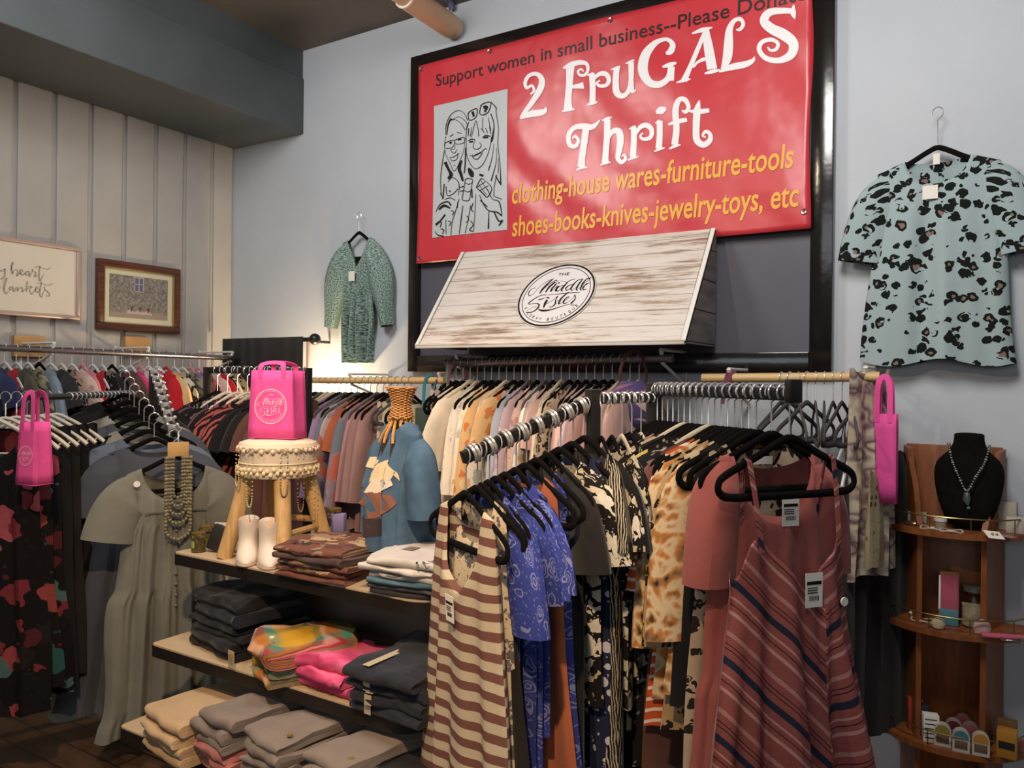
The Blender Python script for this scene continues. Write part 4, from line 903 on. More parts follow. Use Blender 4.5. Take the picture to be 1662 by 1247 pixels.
# necklace on its wooden card
t3 = thing('necklace', 'long multi strand grey bead necklace on a wood tag over grey dress', 'necklace', qd+nrm_*.085+Vector((0, 0, .055)), yw)
MB().box((-.042, -.004, -.04), (.042, .004, .02), .003).build('wood_tag', plain('pale_wood_card', 'b8925f', .6, 0, .3, .08, 20), t3)
MB().tube([(0, 0, .018), (0, 0, .06), (.012, 0, .075), (0, .012, .088)], .003, 6).build('wire_loop', CHROME, t3)
bead = plain('grey_bead', '7a7158', .35, .1, .5, .25, 90)
for k in range(5):
    mb = MB(); wd_ = .018+.0075*k; dp = .15+.028*k+.03*(k == 4); arc_ = pi*wd_; tot = 2*dp+arc_; nb_ = int(tot/.0145)
    for i in range(nb_+1):
        q_ = tot*i/nb_
        if q_ < dp: xx, zz = -wd_, -q_
        elif q_ > dp+arc_: xx, zz = wd_, -(tot-q_)
        else: aa = (q_-dp)/wd_; xx, zz = -wd_*math.cos(aa), -dp-wd_*math.sin(aa)
        mb.ball((xx, -.003*k-.003*math.cos(i*2), -.045+zz), .0078 if k < 4 else .0088, 6)
    mb.build('bead_strand', bead, t3)
# --- black bar with tropical dresses at far left
c0, c1 = P(50, 646, 2.95), P(215, 645, 3.78); c1.z = c0.z
t = thing('clothing_rack', 'black floor rack with a straight bar above the tropical floral dresses', 'rack', (c0.x, c0.y, 0))
b0 = Vector(t.location); dv = c1-c0
MB().tube([(0, 0, c0.z), dv+Vector((0, 0, c0.z))], .013, 8).build('bar', BLACKM, t)
for e_ in (0.995,): MB().box((dv.x*e_-.015, dv.y*e_-.015, .02), (dv.x*e_+.015, dv.y*e_+.015, c0.z), .003).build('post', BLACKM, t)
MB().box((dv.x*.995-.3, dv.y*.995-.02, 0), (dv.x*.995+.3, dv.y*.995+.02, .03), .005).build('foot', BLACKM, t)
hookrow(c0+dv*.30, c1, 16, t, b0, .016)
yw = math.atan2(-dv.y, -dv.x)+pi/2
ml = dict(w=.17, L=1.12, hem=.24, nw=.10, nf=.12, top=.14, d=.05, fold=.016, nu=26, nv=18)
its = [('black tropical floral maxi dress', 'maxi_dress', 'dress', f_flor, 'white', ml), ('black rose floral maxi dress', 'maxi_dress', 'dress', f_flor2, 'white', dict(ml, L=1.05)), ('black tropical floral wrap dress', 'maxi_dress', 'dress', f_flor, 'white', dict(ml, L=1.1)), ('black wide trousers', 'trousers', 'trousers', f_blk, 'white', dict(pants, L=1.1, w=.18, hem=.22)), ('plain black trousers', 'trousers', 'trousers', f_blk2, 'white', dict(pants, L=1.08, w=.18, hem=.22)), ('black knit trousers', 'trousers', 'trousers', f_blk, 'white', dict(pants, L=1.05, w=.18, hem=.22)), ('black jersey trousers', 'trousers', 'trousers', f_blk2, 'white', dict(pants, L=1.05, w=.18, hem=.22))]
for i, (ds, nm, cat, m, hk_, sp) in enumerate(its):
    q = c0+dv*(.02+.085*i)-Vector((math.cos(yw), math.sin(yw), 0))*.15; q.z -= .09
    garment(nm, f'{ds}, {ORD[i]} from front on the black bar at far left', cat, q, yw, m, group='clothes on the far left bar', **sp)
    hanger(hk_, q, yw, f'white hanger of the {ds} {ORD[i]} on far left bar', 'white far left hangers', .09)
q = P(57, 700, 2.84)
tote('hot pink shop bag hanging at the far left bar beside floral dresses', (q.x, q.y, P(45, 786, 2.84).z), math.radians(12), .10, .075, .23, .11, logo=True, taper=.8)
# --- black framed rack behind the pink bag
d0, d1 = P(337, 601, 3.92), P(500, 606, 3.86); d1.z = d0.z
t = thing('clothing_rack', 'black square framed rack behind the pink bag on the stool', 'rack', (d0.x, d0.y, 0)); b0 = Vector(t.location); dv = d1-d0
MB().box((-.016, -.016, 0), (.016, .016, d0.z+.016), .003).build('post', BLACKM, t)
MB().box((dv.x-.016, dv.y-.016, 0), (dv.x+.016, dv.y+.016, d0.z+.016), .003).build('post', BLACKM, t)
o = MB().box((0, -.016, -.016), (dv.length, .016, .016), .003).build('top_rail', BLACKM, t, (0, 0, d0.z)); o.rotation_euler.z = math.atan2(dv.y, dv.x)
hookrow(d0+dv*.05, d1, 16, t, b0, .020)
yw = math.atan2(dv.y, dv.x)+pi/2-.5
dq = dict(w=.19, L=.68, sl=(.2, .085, .08, 22), d=.03)
its = [('black mauve striped blouse', f_bstripe, 'black'), ('black lettered blouse', f_bpais, 'white'), ('mauve striped blouse', f_bstripe, 'white'), ('red black zebra top', f_zeb, 'white'), ('dark red zebra top', f_zeb, 'beige'), ('black jersey top', f_blk, 'black'), ('black crepe top', f_blk2, 'black'), ('maroon top', f_brown, 'black'), ('maroon knit top', f_brown, 'black')]
for i, (ds, m, hk_) in enumerate(its):
    q = d0+dv*(.10+.10*i); q.z -= .12
    garment('blouse', f'{ds}, {ORD[i]} from left on the square framed rack', 'top', q, yw, m, group='clothes on the square framed rack', **dq)
    hanger(hk_, q, yw, f'{hk_} hanger of the {ds} {ORD[i]} on the square framed rack', 'square rack hangers', .12)
# --- rack of blue paisley: post, sloped arm toward the viewer's left, rear arm to the right
e1_, e0_ = P(757, 741, 2.05), P(962, 652, 2.27)
t = thing('clothing_rack', 'black four way rack with a sloped hook arm above the striped dress', 'rack', (e0_.x, e0_.y, 0)); b0 = Vector(t.location)
rk_ang = math.atan2((e0_-e1_).y, (e0_-e1_).x)
o = MB().box((-.018, -.018, .03), (.018, .018, P(965, 632, 2.27).z), .004).build('post', BLACKM, t); o.rotation_euler.z = rk_ang
for r_ in (0, pi/2):
    o = MB().box((-.35, -.02, 0), (.35, .02, .04), .006).build('foot', BLACKM, t); o.rotation_euler.z = rk_ang+r_
dv = e1_-e0_; L_ = dv.length
o = MB().box((0, -.013, -.017), (L_+.012, .013, .017), .003).build('sloped_arm', BLACKM, t, e0_-b0)
o.rotation_euler = (0, math.asin(-dv.z/L_), math.atan2(dv.y, dv.x))
hookrow(e0_+dv*.03, e1_, 8, t, b0, .025, thk=.0045); hookrow(e0_+dv*.055, e1_+dv*.025, 8, t, b0, .025, thk=.0045)
yw = math.atan2(dv.y, dv.x)+pi/2
tn = dict(w=.155, L=1.1, hem=.25, top=.135, nw=.085, nf=.12, nb=.03, d=.03, fold=.012, nu=20, nv=16)
ts = dict(w=.17, L=.66, hem=.20, sl=(.2, .08, .08, 18), nw=.085, nf=.07, d=.03, fold=.01, nu=20, nv=14)
its = [('black jersey tunic', 'tunic', 'top', f_blk, dict(ts, L=.95)), ('navy polka dress', 'dress', 'dress', f_polka, dict(tn, L=1.0)), ('black white floral top', 'blouse', 'top', f_bwp, ts), ('black crepe kimono', 'tunic', 'top', f_blk2, dict(ts, L=.9)), ('deep blue bandana dress', 'dress', 'dress', f_pais2, dict(tn, L=1.05)), ('rust orange tank', 'blouse', 'top', f_rust, dict(tn, L=.9)),
       ('blue bandana tee', 't_shirt', 'top', f_pais, ts), ('blue bandana tunic', 'tunic', 'top', f_pais, dict(ts, L=.75)), ('deep blue bandana tunic', 'tunic', 'top', f_pais2, dict(ts, L=.72)), ('blue bandana blouse', 'blouse', 'top', f_pais, dict(ts, sl=(.26, .085, .09, 14))), ('black pleated tank', 'tank_top', 'top', f_blk2, dict(tn, L=.7)), ('cream blue floral dress', 'dress', 'dress', f_bwfl, dict(tn, L=1.05, hem=.28))]
for i, (ds, nm, cat, m, sp) in enumerate(its):
    q = e0_+dv*(.06+.88*(1-(1-i/len(its))**1.5)); q.z -= .105
    garment(nm, f'{ds}, {ORD[i]} from back on the sloped hook arm', cat, q, yw+.05*((i*7) % 3-1), m, group='clothes on the sloped hook arm', **sp)
    hanger('black', q, yw+.05*((i*7) % 3-1), f'black hanger of the {ds} {ORD[i]} from back on the sloped arm', 'sloped arm hangers', .105)
qs = Vector((e1_.x, e1_.y, e1_.z-.105))+dv.normalized()*.0
t4 = garment('maxi_dress', 'brown and cream striped sleeveless maxi dress at the sloped arm front', 'dress', qs, yw, f_brstripe, w=.175, L=1.2, hem=.30, top=.15, nw=.095, nf=.22, nb=.06, d=.035, fold=.012, nfn=3, nu=44, nv=40, sub=1, slope=.40)
hanger('black', qs, yw, 'black hanger holding the brown and cream striped maxi dress', 'sloped arm hangers', .105)
tag_card(t4, (.01, -.052, -.255), .045, .07, .06, 0)
# rear arm (to the right, hooks underneath)
f0, f1 = P(975, 648, 2.28), P(1060, 646, 2.52); f1.z = f0.z
o = MB().box((0, -.011, -.014), ((f1-f0).length, .011, .014), .003).build('straight_arm', BLACKM, t, f0-b0); o.rotation_euler.z = math.atan2((f1-f0).y, (f1-f0).x)
hookrow(f0, f1, 8, t, b0, .018)
dv2 = f1-f0; yw2 = math.atan2(dv2.y, dv2.x)+pi/2
its = [('black cream zigzag dress', f_bwz, dict(tn, L=1.15, sl=(.2, .08, .08, 16))), ('black cream floral top', f_bwp, dict(ts, L=.72)), ('yellow black print top', f_bwp, ts), ('black zigzag tunic', f_bwz, dict(ts, L=.8)), ('plain black dress', f_blk, dict(ts, L=1.1, hem=.24))]
for i, (ds, m, sp) in enumerate(its):
    q = f0+dv2*(.04+.9*i/5)+Vector((.02, -.05, -.12))
    garment('blouse', f'{ds}, {ORD[i]} from left on the four way rack rear arm', 'top', q, yw2-.75, m, group='clothes on the four way rack rear arm', **sp)
    hanger('beige' if i in (2, 4) else 'black', q, yw2-.75, f'hanger of the {ds} {ORD[i]} on the rear arm', 'rear arm hangers', .12)
# --- rack with the rose coloured dresses
ZR = 1.595
def atz(px, z_, h): q = P(px, 617, z_); return Vector((q.x, q.y, h))
h0, h1 = atz(1062, 2.52, ZR), atz(1288, 1.93, ZR)
t = thing('clothing_rack', 'black rack with a straight silver hooked rail above the rose dresses', 'rack', (h0.x, h0.y, 0)); b0 = Vector(t.location); dv = h1-h0; an = math.atan2(dv.y, dv.x)
o = MB().box((-.02, -.02, .03), (.02, .02, ZR+.02), .004).build('post', BLACKM, t); o.rotation_euler.z = an
for r_ in (0, pi/2):
    o = MB().box((-.33, -.02, 0), (.33, .02, .04), .006).build('foot', BLACKM, t); o.rotation_euler.z = an+r_
o = MB().box((0, -.016, -.02), (dv.length, .016, .012), .003).build('rail', BLACKM, t, (0, 0, ZR)); o.rotation_euler.z = an
o = MB().box((-.012, -.02, -.026), (.012, .02, .034), .004).build('end_stop', BLACKM, t, dv+Vector((0, 0, ZR))); o.rotation_euler.z = an
hookrow(h0+dv*.03, h1-dv*.03, 19, t, b0, .022, thk=.0026)
yw = an+pi/2
lt_ = dict(w=.185, L=.95, hem=.24, sl=(.26, .085, .09, 18), nw=.09, nf=.08, d=.028, fold=.010, nu=22, nv=16)
its = [('black jersey dress', f_blk, dict(lt_, L=1.1)), ('black crepe tunic', f_blk2, lt_), ('black knit tunic', f_blk, lt_), ('black paisley dress', f_bpais, dict(lt_, L=1.1)), ('brown leopard blouse', f_leo, dict(lt_, L=.75, sl=(.36, .085, .075, 14))), ('pale leopard blouse', f_leop, dict(lt_, sl=(.3, .09, .085, 16))), ('plain black dress', f_blk2, dict(lt_, L=1.15)), ('black yellow floral dress', floral('black_yellow_floral', '121011', ['b9a45c', 'c9b87c'], 9, .35, 3, .05, .5), lt_),
       ('black paisley tunic', f_bpais, dict(lt_, sl=(.2, .09, .09, 16))), ('black lettered tunic', f_bpais, lt_), ('brown knit cardigan', f_brown, lt_), ('orange striped tunic', f_osl, dict(lt_, L=.8, sl=(.34, .08, .07, 10))), ('orange floral kimono', f_owash, dict(lt_, L=.72, sl=(.48, .08, .10, 3))), ('tan leopard kimono', f_leot, dict(lt_, L=.78, sl=(.46, .08, .10, 3))), ('orange watercolour kimono', f_owash, dict(lt_, L=.68, sl=(.44, .08, .10, 3))), ('black velvet top', f_blk, dict(lt_, L=.7, sl=None, top=.15)), ('dark leopard dress', f_leop, dict(lt_, L=1.0, sl=None, top=.15))]
N = len(its)
for i, (ds, m, sp) in enumerate(its):
    q = h0+dv*(.03+.80*i/N); q.z -= .115
    nm = 'dress' if 'dress' in ds else 'tunic' if 'tunic' in ds else 'kimono' if 'kimono' in ds else 'blouse'
    garment(nm, f'{ds}, {ORD[i]} from back on the hooked rail', 'dress' if nm == 'dress' else 'top', q, yw+.04*((i*5) % 3-1), m, group='clothes on the hooked rail', **sp)
    hk_ = 'beige' if i in (5, 9) else 'black'
    hanger(hk_, q, yw+.04*((i*5) % 3-1), f'{hk_} hanger of the {ds} {ORD[i]} on the hooked rail', 'hooked rail hangers', .115)
q = h0+dv*.875; q.z -= .115
t5 = garment('dress', 'plain dusty rose tiered dress behind the striped strappy dress', 'dress', q, yw, f_mdress, w=.172, L=1.2, hem=.27, sl=(.28, .07, .085, 4), nw=.13, nf=.17, nb=.05, d=.05, fold=.016, nfn=4, nu=40, nv=34, sub=1, tiers=((.60, .02),), slope=.40, gather=.008)
hanger('black', q, yw, 'black hanger holding the plain dusty rose dress', 'hooked rail hangers', .115)
MB().box((-.03, .028, -.075), (.03, .031, -.055)).build('care_label', PAPER, t5)
q = h1-dv*.02; q.z -= .12
g = G('rose_striped_rayon'); v = g.uv(1, 0, warp=.02, wscale=3.0)
sp_ = g.n('ShaderNodeSeparateXYZ', i_0=v)
ob_ = g.n('ShaderNodeSeparateXYZ', i_0=g.obj())
sgn = g.math('ADD', g.math('MULTIPLY', g.math('GREATER_THAN', ob_.outputs[0], .07), -1.6), 1.0)
cc = g.math('ADD', g.math('MULTIPLY', sp_.outputs[1], .78), g.math('MULTIPLY', g.math('MULTIPLY', ob_.outputs[0], sgn), .80))
st = g.ramp(g.math('FRACT', g.math('MULTIPLY', cc, 6.2)), [(0, C('8a4a45')), (.10, C('b08079')), (.15, C('8a4a45')), (.22, C('2c1a1c')), (.235, C('8a4a45')), (.30, C('b08079')), (.33, C('8a4a45')), (.44, C('222336')), (.54, C('8a4a45')), (.64, C('2c1a1c')), (.655, C('8a4a45')), (.70, C('2c1a1c')), (.715, C('8a4a45')), (.82, C('a8746d')), (.88, C('8a4a45'))], True)
weave(g, .2); f_vs = g.done(st, .85, 0, .25)
f_rst = stripes('rose_back_stripes', [(0, 'a07470'), (.3, '8a5550'), (.5, '6b5a62'), (.56, '8a5550'), (.8, 'b08a85'), (.86, '8a5550')], .07, pi/2)
def cami():
    r = random.Random(5); r.seed_off = 0
    t = thing('dress', 'rose dress with diagonal navy and pale stripes and thin straps, frontmost on the rail', 'dress', q, yw)
    nu, nv = 56, 46; L = 1.2
    def wid(s): return .165+.135*smooth01((s-.2)/1.0)+.03*math.sin(pi*min(1, max(0, (s-.17)/.2)))*.4
    for side in (0, 1):
        sg = -1 if side == 0 else 1; vs = []; uv = []
        for j in range(nv+1):
            qv = (j/nv)**1.1
            for i in range(nu+1):
                u = -1+2*i/nu; au = abs(u-.08 if side == 0 else u)
                zt = -(.235+.135*max(0, 1-au/.72)+.10*smooth01((abs(u)-.72)/.28)) if side == 0 else -(.245+.03*(1-u*u)+.10*smooth01((abs(u)-.75)/.25))
                z = zt+(-L+.012*math.sin(7*u)-zt)*qv; s = -z
                x = u*wid(s)+.05*smooth01((s-.4)/.8); e = 1-u**6; a = .006+.040*smooth01((s-.25)/.8)
                y = sg*(.045+.03*smooth01((s-.2)/.6))*math.sqrt(max(0, 1-u*u))+e*a*(math.sin(8.5*u+1.2*side+.7*qv)+.5*math.sin(15*u+2+side)+.35*math.sin(24*u+1.0)*qv)+sg*e*.045*smooth01((s-.35)/.7)*(abs(math.sin(5.2*u+.9+.5*qv))-.5)
                if side == 0: y -= .012*math.exp(-((u-.42+.5*qv*.0+.55*(s-.4))/.05)**2)*smooth01((s-.35)/.1)
                vs.append((x, y, z)); uv.append((x+side, z))
        f_ = [(j*(nu+1)+i, j*(nu+1)+i+1, (j+1)*(nu+1)+i+1, (j+1)*(nu+1)+i) for j in range(nv) for i in range(nu)]
        o = MB().add(vs, f_, uv).build('front_panel' if side == 0 else 'back_panel', f_vs if side == 0 else f_rst, t)
        o.modifiers.new('thickness', 'SOLIDIFY').thickness = .0015
    for s in (-1, 1):
        for k in (0, 1):
            MB().tube([(s*(.118+.006*k), -.048, -.265), (s*(.125+.006*k), -.03, -.14), (s*(.13+.006*k), -.012, -.048), (s*(.13+.006*k), .0, -.040), (s*(.128+.006*k), .014, -.05), (s*(.115+.006*k), .04, -.265)], .005, 6, True, .35).build('strap', f_vs, t)
    return t
t6 = cami()
hanger('black', q, yw, 'black hanger holding the striped strappy rose dress', 'hooked rail hangers', .12)
tag_card(t6, (.035, -.052, -.325), .052, .085, 0, -.05)
MB().box((-.018, .03, -.272), (.03, .034, -.252)).build('care_label', PAPER, t6)
MB().tube([(.118, -.066, -.40), (.118, -.070, -.40)], .011, 14).build('round_sticker', PAPER, t6)
tag_card(thing('price_card', 'white price card hanging at neck of the plain dusty rose dress', 'tag', h0+dv*.885+Vector((0, 0, -.14))+Vector((math.sin(yw), -math.cos(yw), 0))*.035, yw), (.02, -.01, -.125), .052, .075, 0, -.05)
# purple floral pouch with brown straps over the metal rod's right end
q = onrod(1082, 588, 1.712)
t = thing('handbag', 'purple floral cloth bag with brown straps on the metal rod right end', 'bag', (q.x-.12, q.y-.06, 1.42), math.radians(40))
mb = MB(); N = 16
prof = [(.02, 0), (.05, .01), (.085, .05), (.10, .11), (.075, .16), (.05, .19), (.045, .20)]
mb.lathe(prof, (0, 0, 0), 20, 1.15, .5)
mb.build('bag_body', floral('purple_floral_cloth', '4b4067', ['c7a3a8', 'd8c8bc', '8a5a6a'], 11, .55, 3, .06, .6), t)
for s in (-1, 1): MB().tube(cat_rom([(s*.05, 0, .18), (s*.055, 0, .24), (s*.03, 0, .31), (0, 0, .325)], 5), .007, 6, True, .5).build('strap', F('brown_strap', '4a2a24'), t)
# ------------------------------------------------------------------ shelving unit
SX0, SX1 = 1.525, 2.762; SBK = -1.02
SHV = plain('beige_laminate', 'b9a283', .5, 0, .35, .06, 5); EDGE = plain('dark_shelf_edge', '1d1714', .5)
t = thing('shelf_unit', 'low shop shelving unit with three beige shelves and dark edges', 'shelf', ((SX0+SX1)/2, SBK, 0)); b0 = Vector(t.location)
SHELF = [(.95, -1.47), (.627, -1.56), (.366, -1.68)]
def rounded(x0, x1, y0, y1, R, n=6):
    p = [(x0, y1)]
    p += [(x0+.02-.02*math.cos(pi/2*k/3), y0+.02-.02*math.sin(pi/2*k/3)) for k in range(4)]
    p += [(x1-R+R*math.sin(pi/2*k/n), y0+R-R*math.cos(pi/2*k/n)) for k in range(n+1)]
    p += [(x1, y1)]; return p
for zt, yf in SHELF:
    pg = [(x-b0.x, y-b0.y) for x, y in rounded(SX0, SX1, yf, SBK, .10)]
    MB().prism(pg, lambda u, v, w_: Vector((u, v, w_)), zt-.006, zt).build('shelf_top', SHV, t, smooth=False)
    pg = [(x-b0.x, y-b0.y) for x, y in rounded(SX0-.002, SX1+.002, yf-.002, SBK, .10)]
    MB().prism(pg, lambda u, v, w_: Vector((u, v, w_)), zt-.046, zt-.006).build('shelf_edge', EDGE, t, smooth=False)
MB().box((-.60, -.012, .02), (.60, .012, .90)).build('back_panel', plain('grey_brown_panel', '7d6d63', .7, 0, .3, .05, 4), t)
for s in (-1, 1): MB().box((s*.61-.02, -.03, 0), (s*.61+.02, .02, .93), .003).build('upright', EDGE, t)
MB().box((-.6, -.62, 0), (.6, 0, .12)).build('plinth', EDGE, t)
def cell(px, py, z): q = HZ(px, py, z); return Vector((q.x, q.y, z))
def folded(name, label, cat, m, pos, w, d, h, rz, group=None, seed=0, layers=2, wob=.005, part=None):
    """a folded garment: one sheet wound back and forth, rolled edge at the front (-y)"""
    r = random.Random(seed*31+7); mb = MB(); nseg = 12
    th = h/layers; path = []
    for k in range(layers):
        zc = th*(k+.5); ys_ = [-d/2+th*.5, d/2-th*.5]
        if k % 2: ys_ = ys_[::-1]
        # each layer is a flat run, turns are half circles
        a_, b_ = (ys_[0], ys_[1])
        n = 7
        run = [(a_+(b_-a_)*i/n, zc) for i in range(n+1)]
        path += run
        if k < layers-1:
            sgn = 1 if b_ > a_ else -1
            path += [(b_+sgn*math.sin(pi*i/6)*th*.5, zc+th*.5-math.cos(pi*i/6)*th*.5) for i in range(1, 6)]
    path = [(-p[0], p[1]) for p in path] if layers % 2 == 0 else path
    if layers % 2 == 0: pass
    top, bot = [], []
    for i, p in enumerate(path):
        a_, b_ = path[max(0, i-1)], path[min(len(path)-1, i+1)]
        dx, dz = b_[0]-a_[0], b_[1]-a_[1]; l = math.hypot(dx, dz) or 1
        nx_, nz_ = -dz/l, dx/l; hh_ = th*.47
        top.append((p[0]+nx_*hh_, p[1]+nz_*hh_)); bot.append((p[0]-nx_*hh_, p[1]-nz_*hh_))
    lp = top+[(path[-1][0]+(path[-1][0]-path[-2][0])*.1, path[-1][1])]+bot[::-1]
    vs = []; uv = []; nx_ = 18; wob *= 1.5; off = Vector((r.uniform(0, 9), r.uniform(0, 9), r.uniform(0, 9)))
    for i in range(nx_+1):
        u = -1+2*i/nx_; sx_ = math.copysign(abs(u)**.8, u); e = abs(u)
        for k_, (y, z) in enumerate(lp):
            sh = 1-.22*smooth01((e-.72)/.28)*(.5)
            p = Vector((sx_*w/2, y*(1-.02*e), z if z < h*.5 else z))
            nn = noise.noise_vector(p*9+off)*wob*2+noise.noise_vector(p*28+off)*wob*.6
            z2 = z*(1-.12*smooth01((e-.6)/.4)*(z/h))
            q = Vector((p.x+nn.x, p.y+nn.y, max(.0005, z2+nn.z*.8*(z/h))))
            vs.append(q); uv.append((p.x+off.x, k_*.02+y*.8+off.y))
    M_ = len(lp)
    f_ = [(i*M_+k_, i*M_+(k_+1) % M_, (i+1)*M_+(k_+1) % M_, (i+1)*M_+k_) for i in range(nx_) for k_ in range(M_)]
    # close both ends layer by layer
    nt = len(top)
    for base in (0, nx_*M_):
        for i in range(nt-1): f_.append((base+i, base+i+1, base+M_-2-i, base+M_-1-i))
    mb.add(vs, f_, uv)
    t = tag(mb.build(name, m, None, pos, rz), label, cat, group)
    return t
def stack(spec, px, py, z, w, d, rz, group, where, jit=.012, seed=0, dy=0.0):
    """spec from the bottom up: (kind, description, cat, material, height, layers, wobble)"""
    c = cell(px, py, z); fwd = Vector((math.sin(rz), -math.cos(rz), 0)); c = c-fwd*(d/2)
    r = random.Random(seed); zz = z+.001; out = []
    n = len(spec)
    for i, (nm, ds, cat, m, h, ly, wb) in enumerate(spec):
        pl_ = 'bottom' if i == 0 else 'top' if i == n-1 else ORD[i]+' from bottom'
        pos = Vector((c.x+r.uniform(-jit, jit), c.y+r.uniform(-jit, jit), zz))
        out.append(folded(nm, f'{ds}, {pl_} of {where}', cat, m, pos, w*r.uniform(.95, 1.03), d*r.uniform(.95, 1.03), h, rz+r.uniform(-.06, .06), group, seed*10+i, ly, wb))
        zz += h*.97
    return out
FJ = math.radians(-12)
dj = F('dark_indigo_denim', '23252e', .25, sc=30); dj2 = F('blue_black_denim', '2a2d37', .25, sc=30); bj = F('black_denim_jeans', '131214', .25, sc=30); bj2 = F('navy_knit_fabric', '17171f', .25)
pl1 = plaid('bright_plaid_flannel', ['c0902a', '4a8a78', 'a03a3a', 'd09a94', '2e5240', 'b08420'], .30)
hp1 = wash('hot_pink_tie_dye', ['9c2f4f', 'c94a72', 'd8668a', 'b03a5a'], 8, 2)
bg1 = F('beige_twill', 'b89a76', .06); gy1 = F('warm_grey_twill', '7d7068', .08); pk1 = F('salmon_cotton', 'b5706a', .1); tn1 = F('tan_twill', '9c8264', .08)
tee1 = floral('brown_graphic_tee', '6b4438', ['33303a', '8f7a62', 'b59a78', '4a3a3a'], 13, .75, 2, .12, .6); tee1b = F('rust_brown_tee', '7a4a3a', .25, sc=20); tee2 = F('white_graphic_tee', 'b9b0a8', .08); tee3 = F('charcoal_tee', '3a3638', .1); tee4 = F('teal_blue_tee', '44606c', .1); tee5 = floral('white_print_tee', 'b3aaa2', ['5a5254', '8a8280'], 12, .5, 5, .1, .5)
# top shelf
s_ = stack([('folded_t_shirt', 'folded rust brown tee', 't-shirt', tee1b, .022, 2, .006), ('folded_t_shirt', 'folded brown print tee', 't-shirt', tee1, .022, 2, .006), ('folded_t_shirt', 'folded rust print tee', 't-shirt', tee1, .022, 2, .007), ('folded_t_shirt', 'folded dark brown tee', 't-shirt', F('dark_brown_tee', '4a3530', .2), .02, 2, .006), ('folded_t_shirt', 'folded brown and blue graphic tee', 't-shirt', tee1, .026, 2, .005)],
      500, 946, .95, .29, .27, math.radians(6), 'tees in the brown stack', 'brown tee stack on top shelf', seed=1)
topz = .95+.112
o = s_[-1]
LN = plain('cream_shirt_print', 'cbb592', .8); LD = plain('dark_shirt_print', '3a2c2c', .8)
vs_, fs_ = fit_text('AND', .13, .034, bold=.02); MB().add([(x-.12, y-.10, .030) for x, y in vs_], fs_).build('chest_print', LD, o, smooth=False)
s_ = stack([('folded_t_shirt', 'folded charcoal tee', 't-shirt', tee3, .02, 2, .005), ('folded_t_shirt', 'folded dark grey tee', 't-shirt', F('dark_grey_tee', '4c474a', .1), .018, 2, .005), ('folded_t_shirt', 'folded blue grey tee', 't-shirt', tee4, .014, 2, .005), ('folded_t_shirt', 'folded white print tee', 't-shirt', tee5, .022, 2, .007), ('folded_t_shirt', 'folded pale tee', 't-shirt', tee2, .02, 2, .007), ('folded_t_shirt', 'folded white lettered graphic tee', 't-shirt', tee2, .026, 2, .005)],
      648, 972, .95, .26, .27, math.radians(10), 'tees in the white stack', 'white tee stack on top shelf', seed=2)
o = s_[-1]; out = []
for k, ch in enumerate('MANSTATION'[:8]):
    vs_, fs_ = fit_text(ch, .022 if ch != 'I' else .007, .032, bold=.02); a_ = math.radians(60-17*k)
    MB().add([(.03+.075*math.cos(a_)+x*math.sin(a_)+y*math.cos(a_)*1, -.06+.095*math.sin(a_)-x*math.cos(a_)+y*math.sin(a_), .0295) for x, y in vs_], fs_).build('chest_print', LD, o, smooth=False)
MB().box((-.09, -.02, .0285), (-.03, .03, .0292)).build('chest_print', plain('grey_shirt_print', '6b625c', .8), o, smooth=False)
# middle shelf
J = 'folded_jeans'
stack([(J, 'folded black jeans', 'jeans', bj, .034, 2, .006), (J, 'folded black denim trousers', 'jeans', bj, .032, 2, .006), (J, 'folded charcoal jeans', 'jeans', bj2, .03, 2, .006), (J, 'folded black knit trousers', 'jeans', bj, .03, 2, .006), (J, 'folded navy black leggings', 'jeans', bj2, .042, 2, .009), (J, 'folded black trousers', 'jeans', bj, .04, 2, .009)],
      345, 1062, .627, .30, .30, math.radians(-8), 'black jeans in the left stack', 'black jeans stack on the middle shelf', seed=3)
s_ = stack([('folded_shirt', 'folded yellow teal plaid flannel', 'shirt', pl1, .03, 2, .007), ('folded_shirt', 'folded pink yellow plaid flannel', 'shirt', pl1, .034, 2, .008), ('folded_shirt', 'folded bright plaid flannel shirt', 'shirt', pl1, .07, 2, .014)],
      425, 1100, .627, .27, .32, math.radians(-28), 'plaid shirts', 'plaid stack on the middle shelf', seed=4)
MB().tube([(.03, -.13, .072), (.03, -.13, .076)], .008, 12).build('button', PAPER, s_[-1])
tc = cell(372, 1092, .627); tt = thing('price_card', 'small beige card with round logo in front of the plaid shirts', 'tag', tc+Vector((-.02, -.012, .004)), math.radians(-10)); tt.location.y += .035
o = MB().box((-.019, -.001, 0), (.019, .001, .058)).build('card', plain('kraft_card', 'b5a07c', .8), tt); put_logo(tt, INK, (0, -.002, .03), (1, 0, 0), (0, 0, 1), .017)
stack([('folded_shirt', 'folded hot pink tee', 't-shirt', hp1, .034, 2, .01), ('folded_shirt', 'folded pink tie dye tee', 't-shirt', hp1, .034, 2, .010), ('folded_shirt', 'folded pink tee with brown print', 't-shirt', hp1, .036, 2, .010)], 515, 1122, .627, .24, .26, math.radians(2), 'pink tees', 'pink stack on the middle shelf', seed=5)
s_ = stack([(J, 'folded blue black jeans', 'jeans', dj2, .036, 2, .006), (J, 'folded dark indigo jeans', 'jeans', dj, .036, 2, .006), (J, 'folded indigo denim jeans', 'jeans', dj, .036, 2, .006), (J, 'folded indigo jeans with pale size strip', 'jeans', dj, .046, 2, .006)], 618, 1172, .627, .27, .34, math.radians(0), 'dark jeans in the right stack', 'dark jeans stack on the middle shelf', seed=6)
